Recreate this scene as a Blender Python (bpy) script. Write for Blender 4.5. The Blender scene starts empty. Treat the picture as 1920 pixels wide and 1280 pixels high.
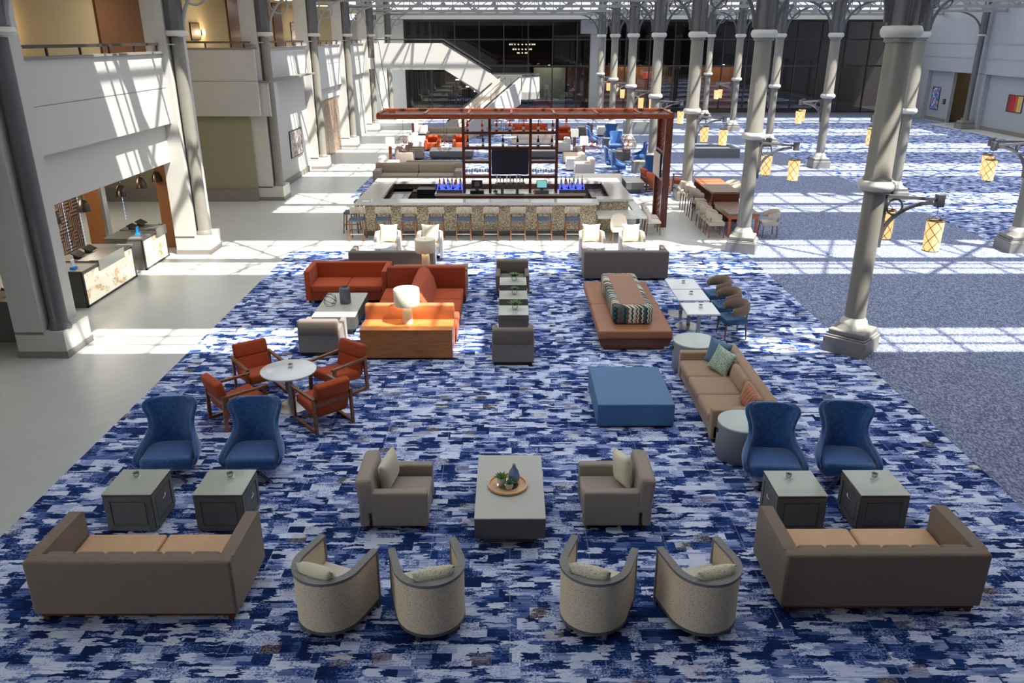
import bpy, bmesh, math, random
from math import pi, sin, cos, radians as R
from mathutils import Matrix, Vector, Euler
random.seed(7)
S = bpy.context.scene; COL = S.collection

# ------------------------------------------------------------------ camera
F_PX, CAM_H = 1487.0, 6.1
cd = bpy.data.cameras.new('camera'); cam = bpy.data.objects.new('camera', cd); COL.objects.link(cam)
cd.sensor_width = 36; cd.lens = F_PX/1920*36; cd.clip_end = 400
cam.location = (0, 0, CAM_H)
cam.rotation_euler = (R(90-20.99), 0, R(-0.234))
S.camera = cam
# ------------------------------------------------------------------ world, sun, exposure
W = bpy.data.worlds.new('sky'); S.world = W; W.use_nodes = True
bg = W.node_tree.nodes['Background']; bg.inputs[0].default_value = (.90, .95, 1, 1); bg.inputs[1].default_value = 3.2
sd = bpy.data.lights.new('sun', 'SUN'); sd.energy = 14; sd.angle = R(.9); sd.color = (1, .945, .85)
sun = bpy.data.objects.new('sun', sd); COL.objects.link(sun)
SUN = Vector((-.42, .30, -1)).normalized()
sun.rotation_euler = SUN.to_track_quat('-Z', 'Y').to_euler()
sun.location = (10, -8, 30)
S.view_settings.view_transform = 'Standard'; S.view_settings.look = 'None'
S.view_settings.gamma = 1; S.view_settings.use_curve_mapping = False
S.view_settings.exposure = 0.2
try:
    S.cycles.use_denoising = True
    S.cycles.max_bounces = 7; S.cycles.diffuse_bounces = 4; S.cycles.glossy_bounces = 3
    S.cycles.transmission_bounces = 4; S.cycles.transparent_max_bounces = 12
    S.cycles.sample_clamp_indirect = 6; S.cycles.caustics_reflective = False; S.cycles.caustics_refractive = False
except Exception: pass

# ------------------------------------------------------------------ materials
def srgb(r, g, b):
    f = lambda c: (c/255/12.92) if c/255 <= .04045 else ((c/255+.055)/1.055)**2.4
    return (f(r), f(g), f(b), 1)
class NT:
    def __init__(s, name):
        s.m = bpy.data.materials.new(name); s.m.use_nodes = True; s.t = s.m.node_tree; s.n = s.t.nodes
        s.b = s.n['Principled BSDF']; s.out = s.n['Material Output']
    def add(s, typ, **kw):
        n = s.n.new('ShaderNode'+typ)
        for k, v in kw.items():
            if k.startswith('i'): n.inputs[int(k[1:])].default_value = v
            else: setattr(n, k, v)
        return n
    def link(s, a, b): s.t.links.new(a, b)
    def math(s, op, a, b=None, c=None):
        n = s.n.new('ShaderNodeMath'); n.operation = op
        for i, x in enumerate((a, b, c)):
            if x is None: continue
            if isinstance(x, (int, float)): n.inputs[i].default_value = x
            else: s.link(x, n.inputs[i])
        return n.outputs[0]
    def coord(s, kind='Object'): return s.add('TexCoord').outputs[kind]
    def xyz(s, v):
        n = s.add('SeparateXYZ'); s.link(v, n.inputs[0]); return n.outputs
    def comb(s, x, y, z=0.0):
        n = s.add('CombineXYZ')
        for i, a in enumerate((x, y, z)):
            if isinstance(a, (int, float)): n.inputs[i].default_value = a
            else: s.link(a, n.inputs[i])
        return n.outputs[0]
    def scale(s, v, sc, loc=(0, 0, 0)):
        n = s.add('Mapping'); s.link(v, n.inputs[0]); n.inputs[1].default_value = loc; n.inputs[3].default_value = sc; return n.outputs[0]
    def noise(s, v, sc=5, det=3, rough=.5):
        n = s.add('TexNoise'); s.link(v, n.inputs['Vector']); n.inputs['Scale'].default_value = sc
        n.inputs['Detail'].default_value = det; n.inputs['Roughness'].default_value = rough; return n.outputs[0]
    def white(s, v):
        n = s.add('TexWhiteNoise'); s.link(v, n.inputs[0]); return n.outputs[0]
    def ramp(s, f, stops, interp='LINEAR'):
        n = s.add('ValToRGB'); cr = n.color_ramp; cr.interpolation = interp
        while len(cr.elements) < len(stops): cr.elements.new(.5)
        for e, (p, c) in zip(cr.elements, stops): e.position = p; e.color = c
        s.link(f, n.inputs[0]); return n.outputs[0]
    def mix(s, f, a, b):
        n = s.add('Mix'); n.data_type = 'RGBA'
        for i, x in ((0, f), (6, a), (7, b)):
            if isinstance(x, (int, float, tuple)): n.inputs[i].default_value = x
            else: s.link(x, n.inputs[i])
        return n.outputs[2]
    def bump(s, h, strength=.3, dist=.01):
        n = s.add('Bump'); n.inputs['Strength'].default_value = strength; n.inputs['Distance'].default_value = dist
        s.link(h, n.inputs['Height']); s.link(n.outputs[0], s.b.inputs['Normal'])
    def base(s, c, rough=.5, metal=0, spec=None):
        if isinstance(c, tuple): s.b.inputs['Base Color'].default_value = c
        else: s.link(c, s.b.inputs['Base Color'])
        s.b.inputs['Roughness'].default_value = rough; s.b.inputs['Metallic'].default_value = metal
        if spec is not None: s.b.inputs['Specular IOR Level'].default_value = spec
def dk(c, k): return (c[0]*k, c[1]*k, c[2]*k, 1)
def plain(name, c, rough=.5, metal=0, var=.06, sc=4, spec=None):
    t = NT(name); f = t.noise(t.coord(), sc, 3)
    t.base(t.mix(f, dk(c, 1-var*2), dk(c, 1+var)), rough, metal, spec); return t.m
def fabric(name, c, sc=220, amt=.25, bump=.25, sheen=.2):
    t = NT(name); co = t.coord(); f = t.noise(co, sc, 2, .7); g = t.noise(co, 6, 2)
    col = t.mix(f, dk(c, 1-amt), dk(c, 1+amt)); col = t.mix(t.math('MULTIPLY', g, .25), col, dk(c, .8))
    t.base(col, .85, 0, .25); t.b.inputs['Sheen Weight'].default_value = sheen; t.bump(f, bump, .004); return t.m
def wood(name, c, c2, rough=.35, sc=(2, 18, 18)):
    t = NT(name); v = t.scale(t.coord(), sc); f = t.noise(v, 3, 5, .6)
    t.base(t.ramp(f, [(.3, c2), (.7, c)]), rough); return t.m
def emis(name, c, st):
    t = NT(name); t.base(c, .5); t.b.inputs['Emission Color'].default_value = c; t.b.inputs['Emission Strength'].default_value = st; return t.m
def thin_glass(name, tint=(1, 1, 1, 1), refl=.08, rough=.02):
    t = NT(name); t.n.remove(t.b); tr = t.add('BsdfTransparent'); tr.inputs[0].default_value = tint
    gl = t.add('BsdfGlossy'); gl.inputs['Roughness'].default_value = rough
    lw = t.add('LayerWeight'); lw.inputs[0].default_value = .35
    fac = t.math('ADD', t.math('MULTIPLY', lw.outputs['Fresnel'], .6), refl)
    mx = t.add('MixShader'); t.link(fac, mx.inputs[0]); t.link(tr.outputs[0], mx.inputs[1]); t.link(gl.outputs[0], mx.inputs[2])
    t.link(mx.outputs[0], t.out.inputs[0]); return t.m

def carpet_mat(name='blue_patchwork_carpet'):
    t = NT(name); P = t.xyz(t.coord()); x, y = P[0], P[1]
    def W(*v): return t.white(t.comb(*v))
    def fl(a, k): return t.math('FLOOR', t.math('MULTIPLY', a, k))
    # ragged coordinates: rows of threads slide sideways, edges step in 2 cm notches
    row = fl(y, 42); slide = t.math('SUBTRACT', W(row, fl(x, 3.1), 3.0), .5)
    nx = t.math('SUBTRACT', t.noise(t.comb(t.math('MULTIPLY', x, 3.0), t.math('MULTIPLY', y, 30)), 1.7, 2), .5)
    ny = t.math('SUBTRACT', t.noise(t.comb(t.math('MULTIPLY', x, 7), t.math('MULTIPLY', y, 4), 5.0), 1.5, 2), .5)
    xx = t.math('ADD', x, t.math('ADD', t.math('MULTIPLY', slide, .09), t.math('MULTIPLY', nx, .16)))
    yy = t.math('ADD', y, t.math('MULTIPLY', ny, .07))
    def cells(X, Y, sx, sy, seed):
        cy = t.math('FLOOR', t.math('DIVIDE', Y, sy)); sh = W(cy, seed, 1.0)
        cx = t.math('FLOOR', t.math('ADD', t.math('DIVIDE', X, sx), sh)); return W(cx, cy, seed), cx, cy
    A, ax, ay = cells(x, y, .21, .18, 1.0)          # crisp tiles
    B, bx, by = cells(xx, yy, .18, .115, 2.0)         # ragged patches over them
    C, cx, cy = cells(xx, yy, .30, .045, 5.0)         # thin streaks
    pickB = t.math('GREATER_THAN', W(bx, by, 12.0), .46); pickC = t.math('GREATER_THAN', W(cx, cy, 13.0), .80)
    v = t.math('ADD', t.math('MULTIPLY', A, t.math('SUBTRACT', 1, pickB)), t.math('MULTIPLY', B, pickB))
    v = t.math('ADD', t.math('MULTIPLY', v, t.math('SUBTRACT', 1, pickC)), t.math('MULTIPLY', C, pickC))
    sp = W(fl(x, 62), fl(y, 80), 7.0); lines = W(fl(x, 4), fl(y, 90), 8.0)
    tex = t.math('MULTIPLY', t.math('SUBTRACT', sp, .5), t.math('MULTIPLY', t.math('GREATER_THAN', W(bx, ay, 21.0), .5), .42))
    tex = t.math('ADD', tex, t.math('MULTIPLY', t.math('SUBTRACT', lines, .5), .16))
    big = t.math('SUBTRACT', t.noise(t.comb(x, t.math('MULTIPLY', y, 2)), 1.1, 2), .5)
    v = t.math('ADD', t.math('ADD', v, tex), t.math('MULTIPLY', big, .35))
    col = t.ramp(v, [(.0, (.008, .018, .085, 1)), (.20, (.010, .030, .13, 1)), (.34, (.018, .066, .25, 1)), (.37, (.06, .115, .34, 1)), (.50, (.12, .165, .38, 1)), (.54, (.22, .28, .54, 1)), (.68, (.34, .41, .68, 1)), (.76, (.55, .62, .84, 1)), (1.0, (.70, .76, .92, 1))])
    ochre = t.math('MULTIPLY', t.math('GREATER_THAN', W(ax, ay, 31.0), .96), t.math('MULTIPLY', sp, .55))
    col = t.mix(ochre, col, (.45, .37, .22, 1))
    seam = t.math('LESS_THAN', t.math('FRACT', t.math('MULTIPLY', x, 1.0)), .012)
    col = t.mix(t.math('MULTIPLY', seam, .25), col, (.5, .55, .7, 1))
    t.base(col, .95, 0, .1); t.bump(sp, .15, .004); return t.m
def grey_carpet():
    t = NT('grey_blue_carpet'); P = t.xyz(t.coord()); x, y = P[0], P[1]
    a = t.white(t.comb(t.math('FLOOR', t.math('MULTIPLY', x, 40)), t.math('FLOOR', t.math('MULTIPLY', y, 22)), 1.0))
    b = t.noise(t.comb(t.math('MULTIPLY', x, 30), t.math('MULTIPLY', y, 5)), 1, 3, .7)
    v = t.math('ADD', t.math('MULTIPLY', a, .5), t.math('MULTIPLY', b, .6))
    t.base(t.ramp(v, [(.2, (.06, .08, .16, 1)), (.5, (.16, .19, .29, 1)), (.85, (.36, .39, .52, 1))]), .95, 0, .1); return t.m
def tile_floor():
    t = NT('stone_plank_floor'); co = t.coord(); P = t.xyz(co)
    d1 = t.math('ADD', P[0], P[1]); d2 = t.math('SUBTRACT', P[0], P[1])
    br = t.add('TexBrick'); t.link(t.comb(d1, d2), br.inputs['Vector'])
    for k, v in (('Scale', 1.0), ('Mortar Size', .006), ('Brick Width', 1.2), ('Row Height', .22), ('Mortar Smooth', .3)): br.inputs[k].default_value = v
    br.inputs['Color1'].default_value = (.53, .545, .52, 1); br.inputs['Color2'].default_value = (.56, .575, .55, 1); br.inputs['Mortar'].default_value = (.47, .48, .46, 1)
    n = t.noise(co, 1.5, 4); col = t.mix(t.math('MULTIPLY', n, .35), br.outputs[0], (.47, .48, .455, 1))
    t.base(col, .32, 0, .5); return t.m
def chevron_mat():
    t = NT('zigzag_fabric'); P = t.xyz(t.coord())
    h = t.math('ADD', P[0], P[1])
    z = t.math('MULTIPLY', t.math('PINGPONG', P[2], .05), .55)
    z2 = t.math('ADD', z, t.math('MULTIPLY', t.noise(t.coord(), 30, 2), .02))
    s = t.math('FLOOR', t.math('DIVIDE', t.math('ADD', h, z2), .030)); w = t.white(t.comb(s, 1.0, 2.0))
    col = t.ramp(w, [(0, srgb(205, 200, 180)), (.22, srgb(25, 45, 55)), (.38, srgb(20, 105, 115)), (.52, srgb(225, 220, 200)), (.66, srgb(120, 75, 45)), (.78, srgb(90, 100, 90)), (.9, srgb(215, 210, 190))], 'CONSTANT')
    t.base(col, .9); return t.m
def lantern_mat():
    t = NT('lantern_parchment'); P = t.xyz(t.coord())
    a = t.math('MULTIPLY', t.math('ARCTAN2', P[1], P[0]), 5/(2*pi)); z = t.math('MULTIPLY', P[2], 3.9)
    l = t.math('MINIMUM', t.math('ABSOLUTE', t.math('SUBTRACT', t.math('FRACT', t.math('ADD', t.math('ADD', a, z), 20)), .5)),
               t.math('ABSOLUTE', t.math('SUBTRACT', t.math('FRACT', t.math('ADD', t.math('SUBTRACT', a, z), 20)), .5)))
    line = t.math('LESS_THAN', l, .042)
    t.base(t.mix(line, srgb(250, 205, 140), srgb(60, 35, 20)), .7)
    g = t.mix(line, (1, .60, .25, 1), (.01, .005, 0, 1)); t.link(g, t.b.inputs['Emission Color']); t.b.inputs['Emission Strength'].default_value = .85; return t.m
def onyx_mat():
    t = NT('backlit_onyx'); co = t.coord(); n1 = t.noise(co, 1.6, 6, .65)
    v = t.noise(t.scale(co, (1, 1, 1.6), (3, 1, 0)), 2.6, 8, .7)
    c = t.ramp(v, [(.30, (.9, .86, .68, 1)), (.50, (.85, .80, .62, 1)), (.60, (.55, .30, .11, 1)), (.66, (.88, .80, .60, 1)), (.9, (.95, .93, .85, 1))])
    t.base(c, .2); t.link(c, t.b.inputs['Emission Color']); t.b.inputs['Emission Strength'].default_value = .55; return t.m
def mosaic_mat():
    t = NT('mosaic_bar_front'); P = t.xyz(t.coord()); a = t.math('FLOOR', t.math('MULTIPLY', P[0], 46)); b = t.math('FLOOR', t.math('MULTIPLY', P[2], 46)); c = t.math('FLOOR', t.math('MULTIPLY', P[1], 46))
    w = t.white(t.comb(a, b, c)); t.base(t.ramp(w, [(0, srgb(125, 105, 75)), (.25, srgb(190, 172, 138)), (.6, srgb(222, 210, 182)), (.85, srgb(150, 140, 122))], 'CONSTANT'), .4); return t.m
def lattice_dark(name, c1, c2, sc=9):
    t = NT(name); v = t.add('TexVoronoi'); v.feature = 'DISTANCE_TO_EDGE'; t.link(t.coord(), v.inputs['Vector']); v.inputs['Scale'].default_value = sc
    t.base(t.mix(t.math('GREATER_THAN', v.outputs[0], .09), c1, c2), .4); return t.m
def greek_mat():
    t = NT('carved_maze_panel'); P = t.xyz(t.coord()); y = t.math('MULTIPLY', P[1], 5); z = t.math('MULTIPLY', P[2], 5)
    w = t.math('GREATER_THAN', t.white(t.comb(t.math('FLOOR', y), t.math('FLOOR', z), 4.0)), .5)
    fy = t.math('GREATER_THAN', t.math('FRACT', t.math('MULTIPLY', y, 2)), .45); fz = t.math('GREATER_THAN', t.math('FRACT', t.math('MULTIPLY', z, 2)), .45)
    m = t.math('ADD', t.math('MULTIPLY', w, fy), t.math('MULTIPLY', t.math('SUBTRACT', 1, w), fz))
    t.base(t.mix(m, srgb(38, 22, 15), srgb(150, 126, 106)), .45); t.bump(m, .5, .01); return t.m
def art_mat(name, stops, vert=False, sc=7, axis=1):
    t = NT(name); co = t.coord(); P = t.xyz(co); n = t.noise(co, sc, 3)
    f = t.math('ADD', t.math('MULTIPLY', n, .6), t.math('MULTIPLY', t.math('FRACT', t.math('MULTIPLY', P[axis], 1.1)), .5)) if vert else n
    t.base(t.ramp(f, stops, 'CONSTANT'), .5); return t.m
def stripe_mat(name, cols, freq, axis=0):
    t = NT(name); P = t.xyz(t.coord()); f = t.math('FRACT', t.math('MULTIPLY', P[axis], freq)); n = len(cols)
    t.base(t.ramp(f, [(i/n, c) for i, c in enumerate(cols)], 'CONSTANT'), .85); return t.m

M = {}
M['carpet'] = carpet_mat(); M['gcarpet'] = grey_carpet(); M['tile'] = tile_floor()
M['white_wall'] = plain('white_plaster', (.50, .49, .465, 1), .7, 0, .02, .6)
M['grey_wall'] = plain('pale_grey_paint', (.34, .36, .38, 1), .7, 0, .02, .6)
M['beige_wall'] = plain('beige_wall_paint', srgb(186, 168, 128), .8, 0, .03)
M['olive_wall'] = plain('olive_wall_paint', srgb(140, 136, 112), .8, 0, .03)
M['amber_wall'] = plain('amber_panel_paint', srgb(140, 90, 46), .6, 0, .05)
M['amber2'] = plain('brown_amber_paint', srgb(118, 76, 42), .7, 0, .05)
M['trimgrey'] = plain('grey_stone_base', srgb(125, 120, 115), .6)
M['steel'] = plain('painted_grey_steel', srgb(150, 150, 150), .5)
M['colpaint'] = plain('pearl_grey_column_paint', srgb(134, 131, 123), .38, .15)
M['coldark'] = plain('slate_grey_column_paint', srgb(98, 98, 100), .4, .15)
M['colbase'] = plain('column_plinth_paint', srgb(128, 126, 122), .5)
M['collar'] = plain('white_collar_paint', srgb(200, 198, 190), .35)
M['darkmetal'] = plain('dark_bronze_metal', srgb(70, 66, 64), .4, .5)
M['rail'] = plain('bronze_handrail', srgb(105, 95, 88), .3, .7)
M['frost'] = None
t = NT('added_frosted_panel'); t.n.remove(t.b); a = t.add('BsdfTranslucent'); a.inputs[0].default_value = (.52, .53, .54, 1); b = t.add('BsdfDiffuse'); b.inputs[0].default_value = (.8, .8, .8, 1)
mx = t.add('MixShader'); mx.inputs[0].default_value = .35; t.link(a.outputs[0], mx.inputs[1]); t.link(b.outputs[0], mx.inputs[2]); t.link(mx.outputs[0], t.out.inputs[0]); M['frost'] = t.m  # made-up diffusing panel, gives the hall soft overhead light
M['roofglass'] = thin_glass('clear_roof_glass', (.97, .98, .98, 1), .02)
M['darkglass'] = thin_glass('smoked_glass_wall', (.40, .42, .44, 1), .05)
M['glass'] = thin_glass('clear_glass', (.93, .97, .95, 1), .06)
M['taupe'] = fabric('taupe_leather_fabric', srgb(162, 150, 140), 90, .06, .05, .05)
M['woven'] = fabric('woven_grey_tan_fabric', srgb(132, 115, 100), 110, .45, .5)
M['peach'] = plain('peach_leather', srgb(214, 172, 132), .5)
M['greyf'] = fabric('charcoal_taupe_upholstery', srgb(114, 103, 97), 120, .12)
M['greystripe'] = fabric('grey_upholstery', srgb(128, 122, 118), 100, .15)
M['tan'] = fabric('camel_upholstery', srgb(165, 137, 113), 120, .1)
M['rust'] = fabric('rust_red_upholstery', srgb(172, 74, 38), 140, .12, .15, .1)
M['rustd'] = fabric('deep_rust_upholstery', srgb(150, 62, 34), 140, .12, .15, .1)
M['orange'] = plain('orange_leather', srgb(190, 112, 66), .5)
M['honey'] = wood('honey_wood_console', srgb(190, 125, 66), srgb(160, 95, 45), .3, (1, 8, 8))
M['speck'] = None
t = NT('speckled_cream_fabric'); v = t.add('TexVoronoi'); v.inputs['Scale'].default_value = 52; t.link(t.coord(), v.inputs['Vector']); t.base(t.ramp(v.outputs[0], [(.12, srgb(140, 120, 92)), (.34, srgb(222, 205, 175))]), .85); M['speck'] = t.m
M['greywood'] = wood('grey_washed_wood', srgb(132, 130, 126), srgb(110, 108, 105), .4)
M['cream'] = fabric('cream_upholstery', srgb(225, 216, 203), 130, .08)
M['pillow'] = fabric('ivory_pillow_fabric', srgb(224, 216, 192), 60, .14, .3)
M['pillowsp'] = None
t = NT('speckled_ivory_pillow'); f = t.noise(t.coord(), 45, 4, .8); t.base(t.ramp(f, [(.34, srgb(120, 110, 80)), (.47, srgb(222, 214, 190))]), .9); M['pillowsp'] = t.m
M['bluev'] = None
t = NT('royal_blue_velvet'); f = t.noise(t.coord(), 16, 6, .75); t.base(t.ramp(f, [(.35, srgb(12, 60, 112)), (.6, srgb(20, 90, 158)), (.8, srgb(66, 142, 205))]), .5, 0, .4); t.b.inputs['Sheen Weight'].default_value = .6; M['bluev'] = t.m
M['blueleather'] = plain('steel_blue_leather', srgb(66, 112, 158), .42, 0, .03)
M['navyseat'] = plain('slate_blue_leather', srgb(74, 86, 106), .5)
M['bseat'] = plain('ocean_blue_leather', srgb(38, 84, 122), .5)
M['gloss_grey'] = plain('grey_painted_wood', srgb(104, 102, 98), .45)
M['greytop'] = plain('grey_glass_top', srgb(178, 184, 172), .06, 0, .02)
M['drumtop'] = plain('pale_drum_glass', srgb(206, 216, 210), .06, 0, .02)
M['greymatte'] = plain('warm_grey_lacquer', srgb(186, 186, 178), .3, 0, .03)
M['greydk'] = plain('dark_grey_lacquer', srgb(92, 92, 90), .45)
M['whitetop'] = plain('white_laminate_top', srgb(238, 240, 242), .12, 0, .01)
M['chrome'] = plain('brushed_steel', srgb(190, 190, 188), .25, .9)
M['walnut'] = wood('walnut_frame_wood', srgb(150, 100, 68), srgb(105, 64, 40), .35, (6, 6, 6))
M['darkwood'] = wood('dark_walnut_wood', srgb(112, 58, 36), srgb(80, 38, 24), .3)
M['redwood'] = wood('cherry_canopy_wood', srgb(150, 76, 46), srgb(120, 56, 34), .25)
M['browntop'] = wood('brown_table_top', srgb(138, 112, 98), srgb(120, 95, 82), .3)
M['orangewood'] = wood('orange_table_wood', srgb(196, 110, 66), srgb(168, 88, 52), .3)
M['cognac'] = plain('cognac_leather', srgb(160, 104, 72), .4)
M['brownlth'] = plain('brown_leather_top', srgb(150, 108, 82), .4)
M['zig'] = chevron_mat(); M['lantern'] = lantern_mat(); M['onyx'] = onyx_mat(); M['mosaic'] = mosaic_mat()
M['onyx2'] = plain('pale_onyx_stone', srgb(225, 220, 205), .2, 0, .1, 3)
M['marble'] = plain('pale_marble_counter', srgb(205, 203, 196), .12, 0, .06, 3)
M['black'] = plain('black_plastic', srgb(22, 22, 24), .35)
M['screen'] = plain('black_tv_screen', srgb(42, 42, 54), .15)
M['lit_screen'] = emis('lit_register_screen', srgb(120, 190, 190), .7)
M['stainless'] = plain('stainless_steel', srgb(150, 150, 148), .25, .8)
M['blueglow'] = emis('blue_lit_riser', srgb(60, 80, 255), 2.0)
M['shade'] = emis('lit_white_shade', srgb(250, 245, 225), .35)
M['shadeoff'] = plain('ivory_drum_shade', srgb(232, 228, 205), .7, 0, .02)
M['whitecer'] = plain('ivory_ceramic', srgb(225, 215, 200), .35)
M['bulb'] = emis('amber_bulb', (1, .45, .15, 1), 12)
M['sconce'] = emis('wall_sconce_glow', (1, .72, .38, 1), 14)
M['spot'] = emis('downlight_glow', (1, .9, .75, 1), 8)
M['copper'] = plain('copper_wire', srgb(190, 120, 85), .25, .9)
M['ring'] = plain('silver_wire', srgb(200, 190, 185), .2, .9)
M['bell'] = plain('bronze_pendant_metal', srgb(92, 78, 70), .25, .7)
M['maze'] = greek_mat()
M['copperdoor'] = None
t = NT('carved_copper_door'); f = t.noise(t.scale(t.coord(), (1, 3, 8)), 2, 5, .7); t.base(t.ramp(f, [(.35, srgb(120, 100, 86)), (.55, srgb(180, 150, 124)), (.7, srgb(205, 180, 150))]), .35, .4); M['copperdoor'] = t.m
M['led'] = emis('blue_string_lights', (.35, .55, 1, 1), 1.6)
M['acryl'] = emis('blue_acrylic_sign', srgb(20, 140, 220), .15)
M['paper'] = plain('white_paper', srgb(240, 240, 240), .6)
M['leaf'] = plain('green_succulent_leaf', srgb(66, 118, 38), .5, 0, .3, 20)
M['leafd'] = plain('dark_green_leaf', srgb(50, 95, 40), .5, 0, .3, 20)
M['soil'] = plain('dark_soil', srgb(45, 35, 28), .9)
M['terra'] = plain('terracotta_glaze', srgb(150, 100, 80), .4)
M['tray'] = wood('bamboo_tray_wood', srgb(228, 186, 138), srgb(205, 158, 110), .35, (3, 3, 3))
M['vase'] = None
t = NT('blue_grey_vase_glaze'); P = t.xyz(t.coord()); t.base(t.ramp(t.math('MULTIPLY', P[2], 3.3), [(.1, srgb(120, 138, 138)), (.55, srgb(104, 142, 186)), (.95, srgb(120, 120, 120))]), .35); M['vase'] = t.m
M['vaseg'] = plain('smoke_grey_vase_glaze', srgb(96, 104, 112), .3, .2)
M['curtain'] = plain('pale_green_curtain', srgb(150, 165, 150), .8)
M['drape'] = stripe_mat('drape_fold_shading', [srgb(95, 85, 78), srgb(60, 54, 52), srgb(120, 110, 100)], 5)  # lighter and darker stripes paint the shading of folds on a flat panel
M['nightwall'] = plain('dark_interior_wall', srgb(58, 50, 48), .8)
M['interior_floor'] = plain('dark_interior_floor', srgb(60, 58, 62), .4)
M['planter'] = plain('grey_planter_box', srgb(118, 122, 126), .5)
M['pebble'] = plain('white_pebbles', srgb(225, 225, 220), .6, 0, .2, 30)
M['bluep'] = fabric('dusty_blue_pillow', srgb(95, 125, 155), 80, .1)
M['tealp'] = None
t = NT('patterned_seafoam_pillow'); f = t.noise(t.scale(t.coord(), (1, 1, 2)), 30, 3, .6); t.base(t.ramp(f, [(.42, srgb(120, 150, 135)), (.55, srgb(185, 200, 180))]), .85); M['tealp'] = t.m
M['brickp'] = stripe_mat('brick_striped_pillow', [srgb(165, 95, 70), srgb(190, 130, 100), srgb(140, 75, 55), srgb(200, 150, 120)], 16)
M['art_blue'] = art_mat('blue_red_collage', [(0, srgb(20, 50, 120)), (.40, srgb(60, 160, 220)), (.5, srgb(190, 60, 60)), (.58, srgb(225, 225, 235)), (.68, srgb(40, 40, 90))], False, 5)
M['art_grey'] = art_mat('grey_fan_print', [(0, srgb(110, 100, 100)), (.44, srgb(190, 180, 175)), (.52, srgb(140, 125, 122)), (.6, srgb(215, 210, 205))], False, 6)
M['art_wood'] = art_mat('amber_print', [(0, srgb(120, 85, 50)), (.5, srgb(150, 110, 70)), (.6, srgb(100, 65, 40))], False, 8)
M['art_stripes'] = stripe_mat('red_yellow_stripes', [srgb(175, 30, 40), srgb(160, 40, 40), srgb(110, 60, 40), srgb(205, 90, 40), srgb(190, 160, 130), srgb(205, 175, 60), srgb(160, 90, 60)], .52, 1)
M['lattice'] = None
M['rodm'] = M['ring']

# ------------------------------------------------------------------ geometry helpers: every shape is (verts, faces)
def box(x0, y0, z0, x1, y1, z1):
    return ([(x0, y0, z0), (x1, y0, z0), (x1, y1, z0), (x0, y1, z0), (x0, y0, z1), (x1, y0, z1), (x1, y1, z1), (x0, y1, z1)],
            [(0, 3, 2, 1), (4, 5, 6, 7), (0, 1, 5, 4), (1, 2, 6, 5), (2, 3, 7, 6), (3, 0, 4, 7)])
def rbox(x0, y0, z0, x1, y1, z1, r=.03, seg=3):
    bm = bmesh.new(); V, F = box(x0, y0, z0, x1, y1, z1); vs = [bm.verts.new(v) for v in V]
    for f in F: bm.faces.new([vs[i] for i in f])
    bmesh.ops.bevel(bm, geom=bm.edges[:], offset=min(r, .49*min(x1-x0, y1-y0, z1-z0)), segments=seg, profile=.5, affect='EDGES')
    bm.verts.index_update(); out = ([tuple(v.co) for v in bm.verts], [tuple(v.index for v in f.verts) for f in bm.faces]); bm.free(); return out
def J(*gs):
    V, F = [], []
    for v, f in gs:
        n = len(V); V += list(v); F += [tuple(i+n for i in q) for q in f]
    return V, F
def T(g, loc=(0, 0, 0), rot=(0, 0, 0), sc=1):
    m = Matrix.Translation(loc) @ Euler(rot).to_matrix().to_4x4()
    if not isinstance(sc, (tuple, list)): sc = (sc, sc, sc)
    return [tuple(m @ Vector((v[0]*sc[0], v[1]*sc[1], v[2]*sc[2]))) for v in g[0]], g[1]
def lathe(prof, n=24, cap=True):
    V, F = [], []; k = len(prof)
    for i in range(n):
        a = 2*pi*i/n
        for r, z in prof: V.append((r*cos(a), r*sin(a), z))
    for i in range(n):
        j = (i+1) % n
        for q in range(k-1): F.append((i*k+q, j*k+q, j*k+q+1, i*k+q+1))
    if cap:
        if prof[0][0] > 1e-5: F.append(tuple(i*k for i in range(n))[::-1])
        if prof[-1][0] > 1e-5: F.append(tuple(i*k+k-1 for i in range(n)))
    return V, F
def cyl(x, y, z0, z1, r, r2=None, n=16): return T(lathe([(r, z0), (r if r2 is None else r2, z1)], n), (x, y, 0))
def tube(pts, r, n=8, closed=False):
    V, F = [], []; P = [Vector(p) for p in pts]; m = len(P)
    up = Vector((0, 0, 1))
    for i, p in enumerate(P):
        d = (P[(i+1) % m]-P[i-1]) if closed else (P[min(i+1, m-1)]-P[max(i-1, 0)])
        d.normalize(); s = d.cross(up)
        if s.length < 1e-3: s = d.cross(Vector((1, 0, 0)))
        s.normalize(); u = s.cross(d)
        rr = r[i] if isinstance(r, (list, tuple)) else r
        for k in range(n): a = 2*pi*k/n+pi/n; V.append(tuple(p+(s*cos(a)+u*sin(a))*rr))
    for i in range(m if closed else m-1):
        j = (i+1) % m
        for k in range(n): F.append((i*n+k, i*n+(k+1) % n, j*n+(k+1) % n, j*n+k))
    if not closed: F.append(tuple(range(n))[::-1]); F.append(tuple((m-1)*n+k for k in range(n)))
    return V, F
def bar(p, q, w=.04, h=None):
    """square bar between two points"""
    h = h or w; P, Q = Vector(p), Vector(q); d = (Q-P).normalized(); s = d.cross(Vector((0, 0, 1)))
    if s.length < 1e-3: s = Vector((1, 0, 0))
    s.normalize(); u = s.cross(d); V = []
    for c in (P, Q):
        for a, b in ((-1, -1), (1, -1), (1, 1), (-1, 1)): V.append(tuple(c+s*(a*w/2)+u*(b*h/2)))
    return V, [(0, 1, 2, 3), (7, 6, 5, 4), (0, 4, 5, 1), (1, 5, 6, 2), (2, 6, 7, 3), (3, 7, 4, 0)]
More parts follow.
